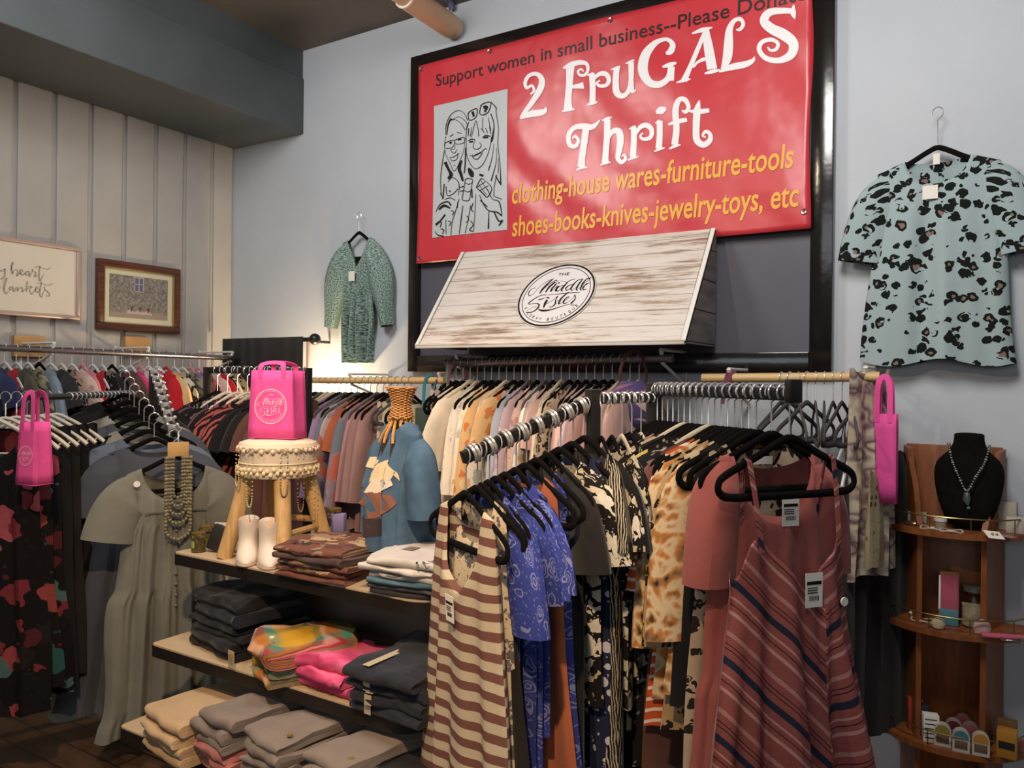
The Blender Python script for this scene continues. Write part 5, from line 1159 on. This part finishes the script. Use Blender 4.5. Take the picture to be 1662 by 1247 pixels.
for o in s_: MB().box((-.068, -.1, .0), (-.042, .06, .0012)).build('size_strip', plain('clear_size_strip', 'b8aa90', .3), o, (0, -.07, .037 if o is not s_[-1] else .047))
for o in s_: MB().box((-.068, -.0012, .0), (-.042, 0, .03)).build('size_strip', plain('clear_size_strip', 'b8aa90', .3), o, (0, -.173, .004))
# bottom shelf
stack([('folded_trousers', 'folded beige trousers', 'trousers', bg1, .034, 2, .004), ('folded_trousers', 'folded sand trousers', 'trousers', bg1, .034, 2, .004), ('folded_trousers', 'folded cream beige trousers', 'trousers', bg1, .034, 2, .004), ('folded_trousers', 'folded beige twill trousers', 'trousers', bg1, .04, 2, .004)], 262, 1232, .366, .26, .42, math.radians(-10), 'beige trousers', 'beige stack on the bottom shelf', seed=7)
for n_, (px, py, wh, sd) in enumerate([(345, 1262, 'left grey and salmon stack, bottom shelf', 8), (425, 1302, 'middle grey and salmon stack, bottom shelf', 9), (515, 1345, 'right grey and salmon stack, bottom shelf', 10)]):
    sp_ = [('folded_trousers', 'folded salmon trousers', 'trousers', pk1, .034, 2, .008), ('folded_trousers', 'folded pale salmon trousers', 'trousers', pk1, .034, 2, .008), ('folded_trousers', 'folded warm grey shorts', 'trousers', gy1, .034, 2, .008), ('folded_trousers', 'folded taupe grey shorts', 'trousers', gy1, .036, 2, .006)]
    sp_ = [('folded_trousers', 'folded rose trousers', 'trousers', pk1, .03, 2, .009)]+sp_[:2]+[('folded_trousers', 'folded stone grey shorts', 'trousers', gy1, .03, 2, .008)]+sp_[2:]
    if n_: sp_ = sp_[:2]+[('folded_trousers', 'folded grey shorts', 'trousers', gy1, .032, 2, .008)]+sp_[3:]
    s_ = stack(sp_, px, py, .366, .185, .36, math.radians(-8), 'grey and salmon trousers', wh, seed=sd)
    o = s_[-1]; MB().tube([(.06, -.12, .034), (.06, -.12, .039)], .009, 12).build('button', plain('brass_button', 'b09a6a', .4, .6), o)
stack([(J, 'folded black jeans', 'jeans', bj, .05, 2, .006), (J, 'folded charcoal jeans', 'jeans', bj, .05, 2, .006), (J, 'folded black denim jeans', 'jeans', bj, .05, 2, .006)], 610, 1360, .366, .26, .36, math.radians(-4), 'black jeans low right', 'black stack on the bottom shelf right', seed=11)
# ------------------------------------------------------------------ things on the top shelf
# stool with leather wrapped drum seat
sc = Vector((1.872, -1.27, .95)); T_ = thing('stool', 'small log legged stool with cream fringed seat holding the pink bag', 'stool', sc)
LOG = wood('pale_log_wood', 'a8814f', 'cda772', 2.2, .5, 2)
az0 = math.atan2(cr.y, cr.x)
angs = [az0+pi+.42+k*pi/2 for k in range(4)]
SH = .435; T_.scale = (.93, .93, 1)
for a in angs:
    MB().tube([(.205*math.cos(a), .205*math.sin(a), 0), (.17*math.cos(a), .17*math.sin(a), .11), (.115*math.cos(a), .115*math.sin(a), .31)], [.031, .032, .033], 12).build('leg', LOG, T_)
for k, zz in ((0, .12), (1, .10), (2, .12), (3, .10)):
    a, b_ = angs[k], angs[(k+1) % 4]; rr_ = .205-.09*zz/.31
    MB().tube([(rr_*math.cos(a), rr_*math.sin(a), zz), (rr_*math.cos(b_), rr_*math.sin(b_), zz)], .012, 8).build('rung', LOG, T_)
HIDE = plain('cream_hide', 'd2bfa8', .75, 0, .3, .06, 14)
MB().lathe([(.0001, .30), (.148, .30), (.153, .31), (.150, .40)], seg=40).build('seat_drum', HIDE, T_)
MB().lathe([(.152, .398), (.158, .412), (.152, .426), (.12, .436), (.0001, .440)], seg=40).build('seat_cushion', plain('pale_hide_top', 'dcc6ac', .75, 0, .3, .05, 10), T_)
mb = MB()
for k in range(44):
    a = 2*pi*k/44; mb.ball((.156*math.cos(a), .156*math.sin(a), .403-.005*math.sin(k*3)), .009, 6)
mb.build('gathered_edge', HIDE, T_)
mb = MB()
for row_, zz in ((0, .332), (1, .318)):
    for k in range(38):
        a = 2*pi*(k+.5*row_)/38; mb.ball((.158*math.cos(a), .158*math.sin(a), zz+.003*math.sin(k*2.7)), .0085, 6)
mb.build('knotted_fringe', plain('cream_braid', 'd8c49c', .8), T_)
mb = MB(); pts = [(.153*math.cos(a), .153*math.sin(a), .352) for a in [2*pi*k/40 for k in range(41)]]; mb.tube(pts, .003, 6, False); mb.build('cord', plain('cream_braid', 'd8c49c', .8), T_)
tote('hot pink shop bag with pale round logo standing on the stool', sc+Vector((-.005, 0, .4415)), TH-.20, .185, .11, .255, .03, logo=True, taper=.9)
# necklaces hanging from the seat rim
for k, (a, ln, cl, nm) in enumerate([(az0-1.95, .20, 'a9b08a', 'pale green'), (az0-.75, .22, '8a6a4a', 'brown'), (az0-.35, .26, 'b59a6a', 'gold'), (az0-2.4, .13, 'c9a878', 'tan'), (az0-1.15, .16, '6a5a4a', 'dark')]):
    t = thing('necklace', f'{nm} bead necklace hanging from the stool seat rim', 'necklace', sc+Vector((.157*math.cos(a), .157*math.sin(a), .40)), a+pi/2, 'necklaces on the stool')
    mb = MB()
    for i in range(40):
        u = -1+2*i/39; zz = -ln*(1-abs(u)**2.6); mb.ball((math.copysign(abs(u)**.6, u)*-.002+u*.012+.02*math.sin(pi*(u+1)/2)*u, -.002, zz), .0032, 5)
    mb.build('bead_strand', plain('beads_'+nm.replace(' ', '_'), cl, .35, .2), t)
    MB().tube([(-.012, 0, 0), (0, .004, .008), (.012, 0, 0)], .002, 5).build('clasp', GOLD, t)
q = cell(386, 790, .95); tc = sc+Vector((-.152, -.03, .345)); 
tt = tag(MB().box((-.02, -.0015, -.06), (.02, .0015, .0)).build('wood_card', plain('pale_wood_card', 'b8925f', .6), None, tc, TH), 'plain wooden earring card hanging left of the stool seat', 'card')
# jars
def jar(px, py, label, h=.075, r=.026, cont='6a5a2a', z=.95):
    t = thing('glass_jar', label, 'jar', cell(px, py, z), 0, 'gold lidded jars')
    g = G('jar_glass_'+cont); g.b.inputs['Transmission Weight'].default_value = 1.0; g.b.inputs['IOR'].default_value = 1.3
    gl = g.done((.95, .95, .92), .05, 0, .5)
    MB().lathe([(.0001, 0), (r, .001), (r, h*.80), (r*.86, h*.88)], seg=20).build('glass', gl, t)
    MB().lathe([(.0001, .003), (r*.93, .004), (r*.93, h*.62), (.0001, h*.63)], seg=20).build('contents', plain('jar_contents_'+cont, cont, .6, 0, .3, .4, 80), t)
    MB().lathe([(r*.94, h*.86), (r*.96, h*.87), (r*.96, h), (.0001, h+.002)], seg=20).build('lid', plain('gold_lid', 'b0924a', .3, .8), t)
    mb = MB(); n = 8; vs = []
    for j in (h*.25, h*.6): vs += [((r+.0006)*math.cos(-2.6+k*.2), (r+.0006)*math.sin(-2.6+k*.2), j) for k in range(n)]
    mb.add(vs, [(k, k+1, n+k+1, n+k) for k in range(n-1)]).build('paper_label', plain('label_'+cont, '8fa04a' if cont == '6a5a2a' else '2f2a20', .6), t)
jar(322, 896, 'small gold lidded jar at the left end of the top shelf', cont='6a5a2a'); jar(334, 884, 'small gold lidded jar just behind the one at the shelf end', cont='7a6a3a'); 
jar(542, 862, 'gold lidded jar behind the brown tee stack on the top shelf', cont='8a7a6a', h=.10, r=.032)
t = tag(MB().box((-.03, -.02, 0), (.03, .02, .08), .005).build('small_box', plain('lilac_box', '8c7ca6', .6), None, cell(528, 866, .95)-Vector((-.02, -.06, 0)), .4), 'small lilac box behind the stool legs on the top shelf', 'box')
t = thing('clutch_bag', 'black zip clutch leaning on the stool leg with a white tag', 'bag', cell(345, 900, .95)+Vector((-.01, .03, 0)), math.radians(20))
o = MB().box((-.052, -.012, 0), (.052, .012, .10), .008).build('bag_body', plain('black_leather', '221c19', .5, 0, .5, .1, 40), t); o.rotation_euler = (-.15, .32, 0)
MB().tube([(.045, -.006, .115), (.055, -.008, .13), (.06, -.008, .115)], .004, 6).build('zip_pull', GOLD, t)
tt = thing('logo_card', 'white square card with round logo hanging on the black clutch', 'tag', cell(366, 888, .95)+Vector((-.01, -.012, .045)), math.radians(22))
MB().box((-.027, -.0012, 0), (.027, .0012, .052)).build('card', PAPER, tt); put_logo(tt, INK, (0, -.0025, .026), (1, 0, 0), (0, 0, 1), .02)
# white ankle boots
BT = plain('cream_leather', 'd3c3b4', .5, 0, .4, .05, 20)
def boot(px, py, rz, label):
    t = thing('ankle_boot', label, 'boot', cell(px, py, .95)+Vector((0, .035, 0)), rz, 'white ankle boots'); t.scale = (1.12, 1.12, .88)
    prof = [(0, .075, .034, -.018), (.012, .078, .037, -.020), (.035, .070, .036, -.016), (.06, .050, .033, .002), (.085, .040, .031, .010), (.12, .040, .032, .010), (.155, .043, .034, .010), (.17, .044, .034, .010)]
    n = 24; vs = []; 
    for z, ry, rx, cy in prof:
        for k in range(n):
            a = 2*pi*k/n; zz = z
            if z > .14: zz = z+.012*abs(math.sin(a))-.028*max(0, 1-abs((a-1.5*pi))/.5)
            vs.append((rx*math.cos(a), cy+ry*math.sin(a), zz))
    N_ = len(prof)
    f_ = [(i*n+k, i*n+(k+1) % n, (i+1)*n+(k+1) % n, (i+1)*n+k) for i in range(N_-1) for k in range(n)]
    # inside lining
    b_ = len(vs); vs += [(v[0]*.9, .010+(v[1]-.010)*.9, v[2]-.004) for v in vs[(N_-1)*n:N_*n]]; c_ = len(vs); vs += [(v[0]*.9, .010+(v[1]-.010)*.9, .07) for v in vs[(N_-1)*n:N_*n]]
    f_ += [((N_-1)*n+k, (N_-1)*n+(k+1) % n, b_+(k+1) % n, b_+k) for k in range(n)]+[(b_+k, b_+(k+1) % n, c_+(k+1) % n, c_+k) for k in range(n)]+[tuple(c_+k for k in range(n)), tuple(range(n))[::-1]]
    o = MB().add(vs, f_).build('upper', BT, t); sm_ = o.modifiers.new('soft', 'SUBSURF'); sm_.levels = 1; sm_.render_levels = 1
    mb = MB(); mb.lathe([(.0001, 0), (.036, 0), (.039, .004), (.038, .010), (.0001, .011)], (0, -.02, 0), 24, 1, 2.05); mb.build('sole', plain('tan_sole', 'b09a84', .6), t)
    return t
boot(390, 913, .8, 'white ankle boot on the top shelf, left one of the pair'); boot(424, 918, .9, 'white ankle boot on the top shelf, right one of the pair')
# wicker necked bust wearing a blue tee
mc = Vector((2.43, -1.22, .95)); 
T_ = thing('display_bust', 'wicker necked display bust wearing the blue tee on the top shelf', 'bust', mc, TH-1.0)
WK = plain('honey_wicker', 'b98348', .5, 0, .4, .2, 60)
mb = MB(); kk = 15
for j in range(24):
    z = .535+.105*j/23; R_ = .030+.016*abs((j/23-.42))**1.5*3.2
    pts = [((R_+.004*math.cos(a*8+j*pi))*math.cos(a), (R_*.95+.004*math.cos(a*8+j*pi))*math.sin(a), z) for a in [2*pi*k/48 for k in range(49)]]
    mb.tube(pts, .0031, 5, False)
mb.build('woven_neck', WK, T_)
for k in range(13):
    a = 2*pi*k/13; MB().tube([(.030*math.cos(a), .030*math.sin(a), .54), (.042*math.cos(a), .042*math.sin(a), .51), (.075*math.cos(a), .06*math.sin(a), .48), (.105*math.cos(a), .07*math.sin(a), .45)], .0052, 6).build('wicker_spoke', WK, T_)
MB().lathe([(.0001, .0), (.08, 0), (.08, .015), (.02, .02), (.02, .25), (.10, .30), (.11, .40), (.09, .46), (.0001, .48)], seg=20, sy=.65).build('torso', plain('dark_torso', '2f2a26', .8), T_)
g = G('blue_graphic_tee_cloth'); ob_ = g.n('ShaderNodeSeparateXYZ', i_0=g.obj()); nz = g.noise(g.obj(), 20.0, 3.0)
c1 = g.ramp(nz.outputs[0], [(.3, C('40566a')), (.7, C('4d667c'))])
f_btee = g.done(c1, .9, 0, .2); weave(g)
tt = thing('t_shirt', 'washed blue graphic tee worn by the wicker necked bust', 'top', mc+Vector((0, 0, .530)), TH-1.0)
r = random.Random(4); r.seed_off = 0
o = bodyo = body_mesh(r, .145, .44, .155, .105, .055, .03, .01, .02, 5, None, .2, (), 44, 22, .42).build('body', f_btee, tt, weld=True); o.modifiers.new('soft', 'SUBSURF').render_levels = 1
for s in (-1, 1): 
    o = sleeve_mesh(r, s, .15, .42, .24, .085, .07, 10, .055, 0, 10, 18, .006).build('sleeve', f_btee, tt); o.modifiers.new('soft', 'SUBSURF').render_levels = 1
# printed eagle style picture on the chest: feather, cream and dark patches
from mathutils.bvhtree import BVHTree
bvh = BVHTree.FromPolygons([v.co.copy() for v in bodyo.data.vertices], [tuple(p.vertices) for p in bodyo.data.polygons])
def chest(pts, m, k=[0]):
    mb = MB(); vs, fs = ribbon2(pts, 8); k[0] += 1; out = []
    for x, z in vs:
        h = bvh.ray_cast(Vector((x, -1, z)), Vector((0, 1, 0)))[0]
        out.append((x, (h.y if h else 0)-.003-.0002*k[0], z))
    mb.add(out, fs); mb.build('chest_print', m, tt)
CRM, RST, DRK = plain('cream_shirt_print', 'cbb592', .8), plain('rust_shirt_print', '8a5a48', .8), plain('dark_shirt_print', '3a2c2c', .8)
for k in range(9): chest([(.02+.008*k, -.17-.004*k, .006), (.045+.006*k, -.14-.004*k, .010), (.07+.005*k, -.15-.006*k, .003)], CRM)
chest([(-.09, -.15, .03), (-.03, -.16, .05), (.03, -.18, .05), (.09, -.17, .02)], CRM); chest([(.0, -.21, .03), (.04, -.22, .05), (.09, -.20, .03)], plain('pale_shirt_print', 'd2c3b0', .8)); chest([(-.10, -.25, .03), (-.03, -.29, .09), (.05, -.28, .08), (.10, -.26, .03)], RST)
chest([(-.08, -.34, .02), (-.02, -.36, .07), (.06, -.36, .05)], DRK); chest([(-.06, -.20, .02), (-.03, -.23, .03), (.0, -.25, .02)], DRK)
# ------------------------------------------------------------------ wooden corner tower at the right
TW = wood('orange_brown_wood', '6b3a1e', '96552b', 1.6, .42, 2); TW2 = wood('dark_inner_wood', '3a2014', '54301c', 1.6, .5, 2)
tx0, tx1 = 3.905, 4.215; tcx = 4.06
T_ = thing('display_tower', 'tall wooden display tower with half round shelves against the right wall', 'shelf', (tcx, 0, 0))
MB().box((tx0-tcx, -.024, 0), (tx1-tcx, -.003, 1.395), .003).build('back_panel', TW, T_)
yy = cat_rom([(0, 0, 0)], 1) if False else None
def upright(s):
    a_ = Vector((s*.155, -.026, 0)); b_ = Vector((s*(.095 if s < 0 else .10), -.20, 0)); dv = (b_-a_); n_ = dv.cross(Vector((0, 0, 1))).normalized()*.009
    pg = [(0, 0), (1, 0), (1, 1.12), (.86, 1.16), (.84, 1.20)] + [(.80-.5*smooth01(k/6), 1.20+.03*k) for k in range(7)] + [(0, 1.39)]
    MB().prism(pg, lambda u, v, w_: a_+dv*u+Vector((0, 0, v))+n_*w_, -1, 1).build('upright', TW, T_, smooth=False)
upright(-1); upright(1)
def half_round(z, parent):
    n = 24; R_ = .245; ryy = .27
    pg = [(-R_, -.026)]+[(-R_*math.cos(pi*k/n), -.05-(ryy-.05)*math.sin(pi*k/n)) for k in range(n+1)]+[(R_, -.026)]
    MB().prism(pg, lambda u, v, w_: Vector((u, v, w_)), z-.02, z).build('shelf', TW, parent, smooth=False)
    BR = plain('brass_rail', '8f7a4a', .35, .9)
    rail = [(-R_*.97*math.cos(pi*k/n), -.05-(ryy-.06)*math.sin(pi*k/n), z+.05) for k in range(n+1)]
    MB().tube(rail, .003, 6).build('gallery_rail', BR, parent)
    for k in (0, 5, 10, 14, 19, 24): MB().tube([(rail[k][0], rail[k][1], z), rail[k]], .002, 6).build('rail_post', BR, parent)
for z in (1.112, .770, .366, .04): half_round(z, T_)
# bust with necklace
def onsh(px, y, z): q = BW(px, 700, -y); return Vector((q.x, y, z))
B_ = thing('necklace_bust', 'black velvet necklace bust standing on the tower top shelf', 'bust', onsh(1573, -.13, 1.113))
prof = [(0, .055, .05), (.03, .07, .055), (.09, .095, .055), (.16, .108, .05), (.21, .110, .045), (.245, .095, .040), (.268, .062, .036), (.30, .048, .035), (.325, .046, .036), (.335, .050, .038), (.337, .0001, .0001)]
n = 28; vs = []
for z, rx, ry in prof:
    for k in range(n):
        a = 2*pi*k/n; ca, sa = math.cos(a), math.sin(a)
        vs.append((rx*math.copysign(abs(ca)**.8, ca), ry*sa-.02*(z > .02)*(1-z/.5)+.02*z/.3, z))
o = MB().add(vs, [(i*n+k, i*n+(k+1) % n, (i+1)*n+(k+1) % n, (i+1)*n+k) for i in range(len(prof)-1) for k in range(n)]+[tuple(range(n))[::-1]]).build('torso', VELVET, B_); o.modifiers.new('soft', 'SUBSURF').render_levels = 1
N_ = thing('necklace', 'silver bead necklace with a pendant on the black bust', 'necklace', Vector(B_.location))
mb = MB(); cp = cat_rom([(-.062, -.005, .295), (-.05, -.045, .24), (-.03, -.062, .19), (-.004, -.075, .14), (.022, -.066, .19), (.048, -.047, .24), (.062, -.005, .295)], 7)
for i, p in enumerate(cp): mb.ball((p[0], p[1]-.004, p[2]), .0042 if i % 4 else .0058, 6)
mb.build('bead_chain', plain('dark_silver_bead', '6f7370', .3, .7), N_)
MB().tube([(-.004, -.081, .135), (-.004, -.083, .11), (.0, -.083, .092)], [.009, .012, .004], 10, True, .5).build('pendant', plain('dark_silver_bead', '6f7370', .3, .7), N_)
MB().ball((.002, -.083, .082), .006, 8).build('drop', plain('green_stone', '4a6a58', .3), N_)
GWH = plain('grey_white_card', 'a59c90', .7)
def tb(nm, label, cat, px, y, z, mk, m, rz=0.0, grp=None):
    o = mk(MB()).build(nm, m, None, onsh(px, y, z), rz); return tag(o, label, cat, grp)
tb('gift_box', 'taller white paper box right of the bust on the tower', 'box', 1637, -.075, 1.1125, lambda b: b.box((-.028, -.025, 0), (.028, .025, .098), .003), GWH, -.1)
tb('gift_box', 'shorter white paper box in front of the taller white box', 'box', 1651, -.135, 1.1125, lambda b: b.box((-.028, -.022, 0), (.028, .022, .055), .003), GWH, -.1)
j = thing('cream_jar', 'small white lidded jar left of the bust on the tower', 'jar', onsh(1528, -.215, 1.1125))
MB().lathe([(.0001, 0), (.017, 0), (.018, .006), (.018, .03)], seg=18).build('glass', plain('cream_jar_body', 'a3977c', .3), j); MB().lathe([(.021, .03), (.021, .044), (.0001, .045)], seg=18).build('lid', WHITEP, j)
o = tb('earring_card', 'white earring card lying at the right front of tower top shelf', 'card', 1615, -.26, 1.118, lambda b: b.box((-.028, -.02, 0), (.028, .02, .0015)), PAPER, .5); o.rotation_euler = (.5, .1, .6)
MB().ball((-.008, 0, .004), .005, 6).ball((.008, 0, .004), .005, 6).build('earring', GOLD, o)
o = tb('earring_card', 'grey earring card lying behind the white card on the tower', 'card', 1637, -.235, 1.1135, lambda b: b.box((-.025, -.018, 0), (.025, .018, .0015)), plain('taupe_card', '7a6d64', .8), -.5)
def bracelet(px, y, z, R_, label, m, cat='bracelet'):
    mb = MB(); tg = [(R_*math.cos(a), R_*.8*math.sin(a), .004+.003*math.sin(3*a)) for a in [2*pi*k/28 for k in range(29)]]
    mb.tube(tg, .0035, 6, False)
    return tag(mb.build(cat, m, None, onsh(px, y, z)), label, cat)
SIL = plain('tarnished_silver', '8a857c', .3, .8)
bracelet(1487, -.16, 1.1125, .03, 'silver bangle at the left end of the tower top shelf', SIL); bracelet(1514, -.225, 1.1125, .035, 'pale bead bracelet in front of the white lidded jar', plain('pale_bead', 'b5a690', .4)); bracelet(1546, -.245, 1.1125, .034, 'white cord bracelet in front of the black bust', plain('pale_bead', 'b5a690', .4))
tb('earring_card', 'grey card propped at the left end of the tower top shelf', 'card', 1490, -.11, 1.1125, lambda b: b.box((-.03, -.002, 0), (.03, .002, .04)), GWH, .2)
# second shelf
p = thing('pencil_pack', 'clear pack of pink pencils leaning on the tower second shelf', 'pencils', onsh(1543, -.17, .7705))
rt = thing
for k in range(7): o = MB().tube([(0, 0, .015), (0, 0, .175)], .0042, 6).build('pencil', plain('pink_pencil', 'b5586a', .5), p, (-.022+.0075*k, 0, 0)); o.rotation_euler.x = -.08
o = MB().box((-.03, -.008, 0), (.03, .008, .055), .002).build('card_sleeve', plain('teal_sleeve', '4a7a84', .6), p); o.rotation_euler.x = -.08
o = MB().box((-.03, .008, 0), (.03, .010, .185)).build('backing', plain('orange_backing', '9a6a3a', .6), p); o.rotation_euler.x = -.08
o = MB().box((-.032, -.006, .05), (-.026, .006, .17)).build('side_print', PAPER, p); o.rotation_euler.x = -.08
j = thing('glass_jar', 'glass jar of pale paper beside the pink pencils', 'jar', onsh(1583, -.14, .7705))
g = G('clear_jar_glass'); g.b.inputs['Transmission Weight'].default_value = 1.0; g.b.inputs['IOR'].default_value = 1.25; JG = g.done((.95, .95, .95), .04, 0, .5)
MB().lathe([(.0001, 0), (.036, .002), (.037, .09), (.030, .105), (.030, .125)], seg=20).build('glass', JG, j); MB().lathe([(.0001, .004), (.031, .005), (.030, .075), (.0001, .08)], seg=16).build('contents', plain('cream_paper', 'b9a98a', .8, 0, .2, .3, 60), j); MB().lathe([(.033, .124), (.033, .14), (.0001, .142)], seg=20).build('lid', plain('grey_lid', '6a6660', .4, .5), j)
tb('paper_pouch', 'crumpled pink white pouch in front of the jar', 'pouch', 1597, -.215, .7705, lambda b: b.lathe([(.0001, 0), (.026, .002), (.030, .02), (.022, .042), (.0001, .05)], (0, 0, 0), 9, 1, .6), plain('blush_pouch', 'b9978a', .7, 0, .3, .15, 40), .3)
tb('pencil', 'long pink pencil pouch lying at the right of the second shelf', 'pouch', 1636, -.225, .7705, lambda b: b.box((-.075, -.014, 0), (.075, .014, .012), .004), plain('pink_pouch', 'b8586a', .5), .32)
bracelet(1500, -.17, .7705, .035, 'pale braided bracelet at the left of the tower second shelf', plain('pale_bead', 'b5a690', .4)); bracelet(1645, -.245, .7705, .03, 'beaded bracelet at the right of the tower second shelf', SIL)
tb('hair_clip', 'cream hair bow at the left end of the second shelf', 'clip', 1489, -.135, .7705, lambda b: b.lathe([(.0001, 0), (.018, .004), (.026, .016), (.012, .028), (.0001, .03)], (0, 0, 0), 7, 1, .6), plain('cream_bow', 'c2b08e', .7), .6)
tb('hair_clip', 'cream hair bow in front of the pink pencils', 'clip', 1526, -.245, .7705, lambda b: b.lathe([(.0001, 0), (.016, .004), (.024, .02), (.018, .036), (.0001, .042)], (0, 0, 0), 7, 1, .6), plain('cream_bow', 'c2b08e', .7), .2)
# third shelf
def boxp(label, px, y, w, d, h, m, rz=0.0, band=None):
    t = thing('gift_box', label, 'box', onsh(px, y, .3665), rz); MB().box((-w/2, -d/2, 0), (w/2, d/2, h), .002).build('carton', m, t)
    if band: MB().box((-w*.4, -d/2-.0012, h*.35), (w*.4, -d/2, h*.62)).build('front_label', band, t)
    return t
boxp('red edged dark box at the left of the tower third shelf', 1490, -.14, .05, .03, .115, plain('red_carton', '9a3a28', .6), .3)
boxp('black box beside the red edged box on the tower third shelf', 1499, -.165, .05, .03, .105, plain('black_carton', '2a2624', .5), .25)
t = boxp('cream printed box in front of the black box, tower third shelf', 1515, -.215, .05, .035, .095, PAPER, .25)
for k in range(5): MB().box((-.02, -.0188, .015+.016*k), (.018, -.0178, .018+.016*k)).build('print_line', INK, t)
def soap(label, px, y, cl, body='b9b0a0'):
    t = thing('soap_pack', label, 'soap', onsh(px, y, .3665), .05, 'rounded soap packs')
    w = .026
    def arch(z0, z1, yo, sc=1.0): 
        pts = [(-w*sc, z0), (w*sc, z0)]+[(w*sc*math.cos(a), z1-w*sc+w*sc*math.sin(a)) for a in [pi*k/10 for k in range(11)]]
        return pts
    MB().prism(arch(0, .078, 0), lambda u, v, w_: Vector((u, w_, v)), -.012, .012).build('carton', plain('soap_clear', body, .35), t, smooth=False)
    MB().prism(arch(.045, .074, 0, .86), lambda u, v, w_: Vector((u, w_, v)), -.0135, -.012).build('colour_label', plain('soap_'+cl, cl, .5), t, smooth=False)
    MB().box((-.019, -.0135, .012), (.019, -.012, .040), .001).build('soap_window', plain('soap_window', '6a5240', .3), t)
soap('rounded soap pack with olive label, first in front row', 1535, -.23, '8a7a3a'); soap('rounded soap pack with blue label in the front row', 1565, -.245, '4a7080'); soap('rounded soap pack with orange label in the front row', 1597, -.24, 'b9782a')
soap('rounded soap pack with maroon label behind the blue one', 1553, -.17, '5a2428', '8f867a'); soap('rounded soap pack with rose label behind the orange one', 1580, -.17, '8a4a4a', '7f6a60'); soap('rounded soap pack with dusty red label at the back', 1568, -.11, '7a3838', '6a5048')
boxp('amber candle box at the right of the tower third shelf', 1640, -.20, .058, .05, .09, plain('amber_carton', 'a8742a', .5), -.1, plain('black_label', '1f1a16', .5))
boxp('second amber box behind the amber candle box', 1640, -.135, .058, .03, .10, plain('brown_carton', '6a4a20', .5), -.1)
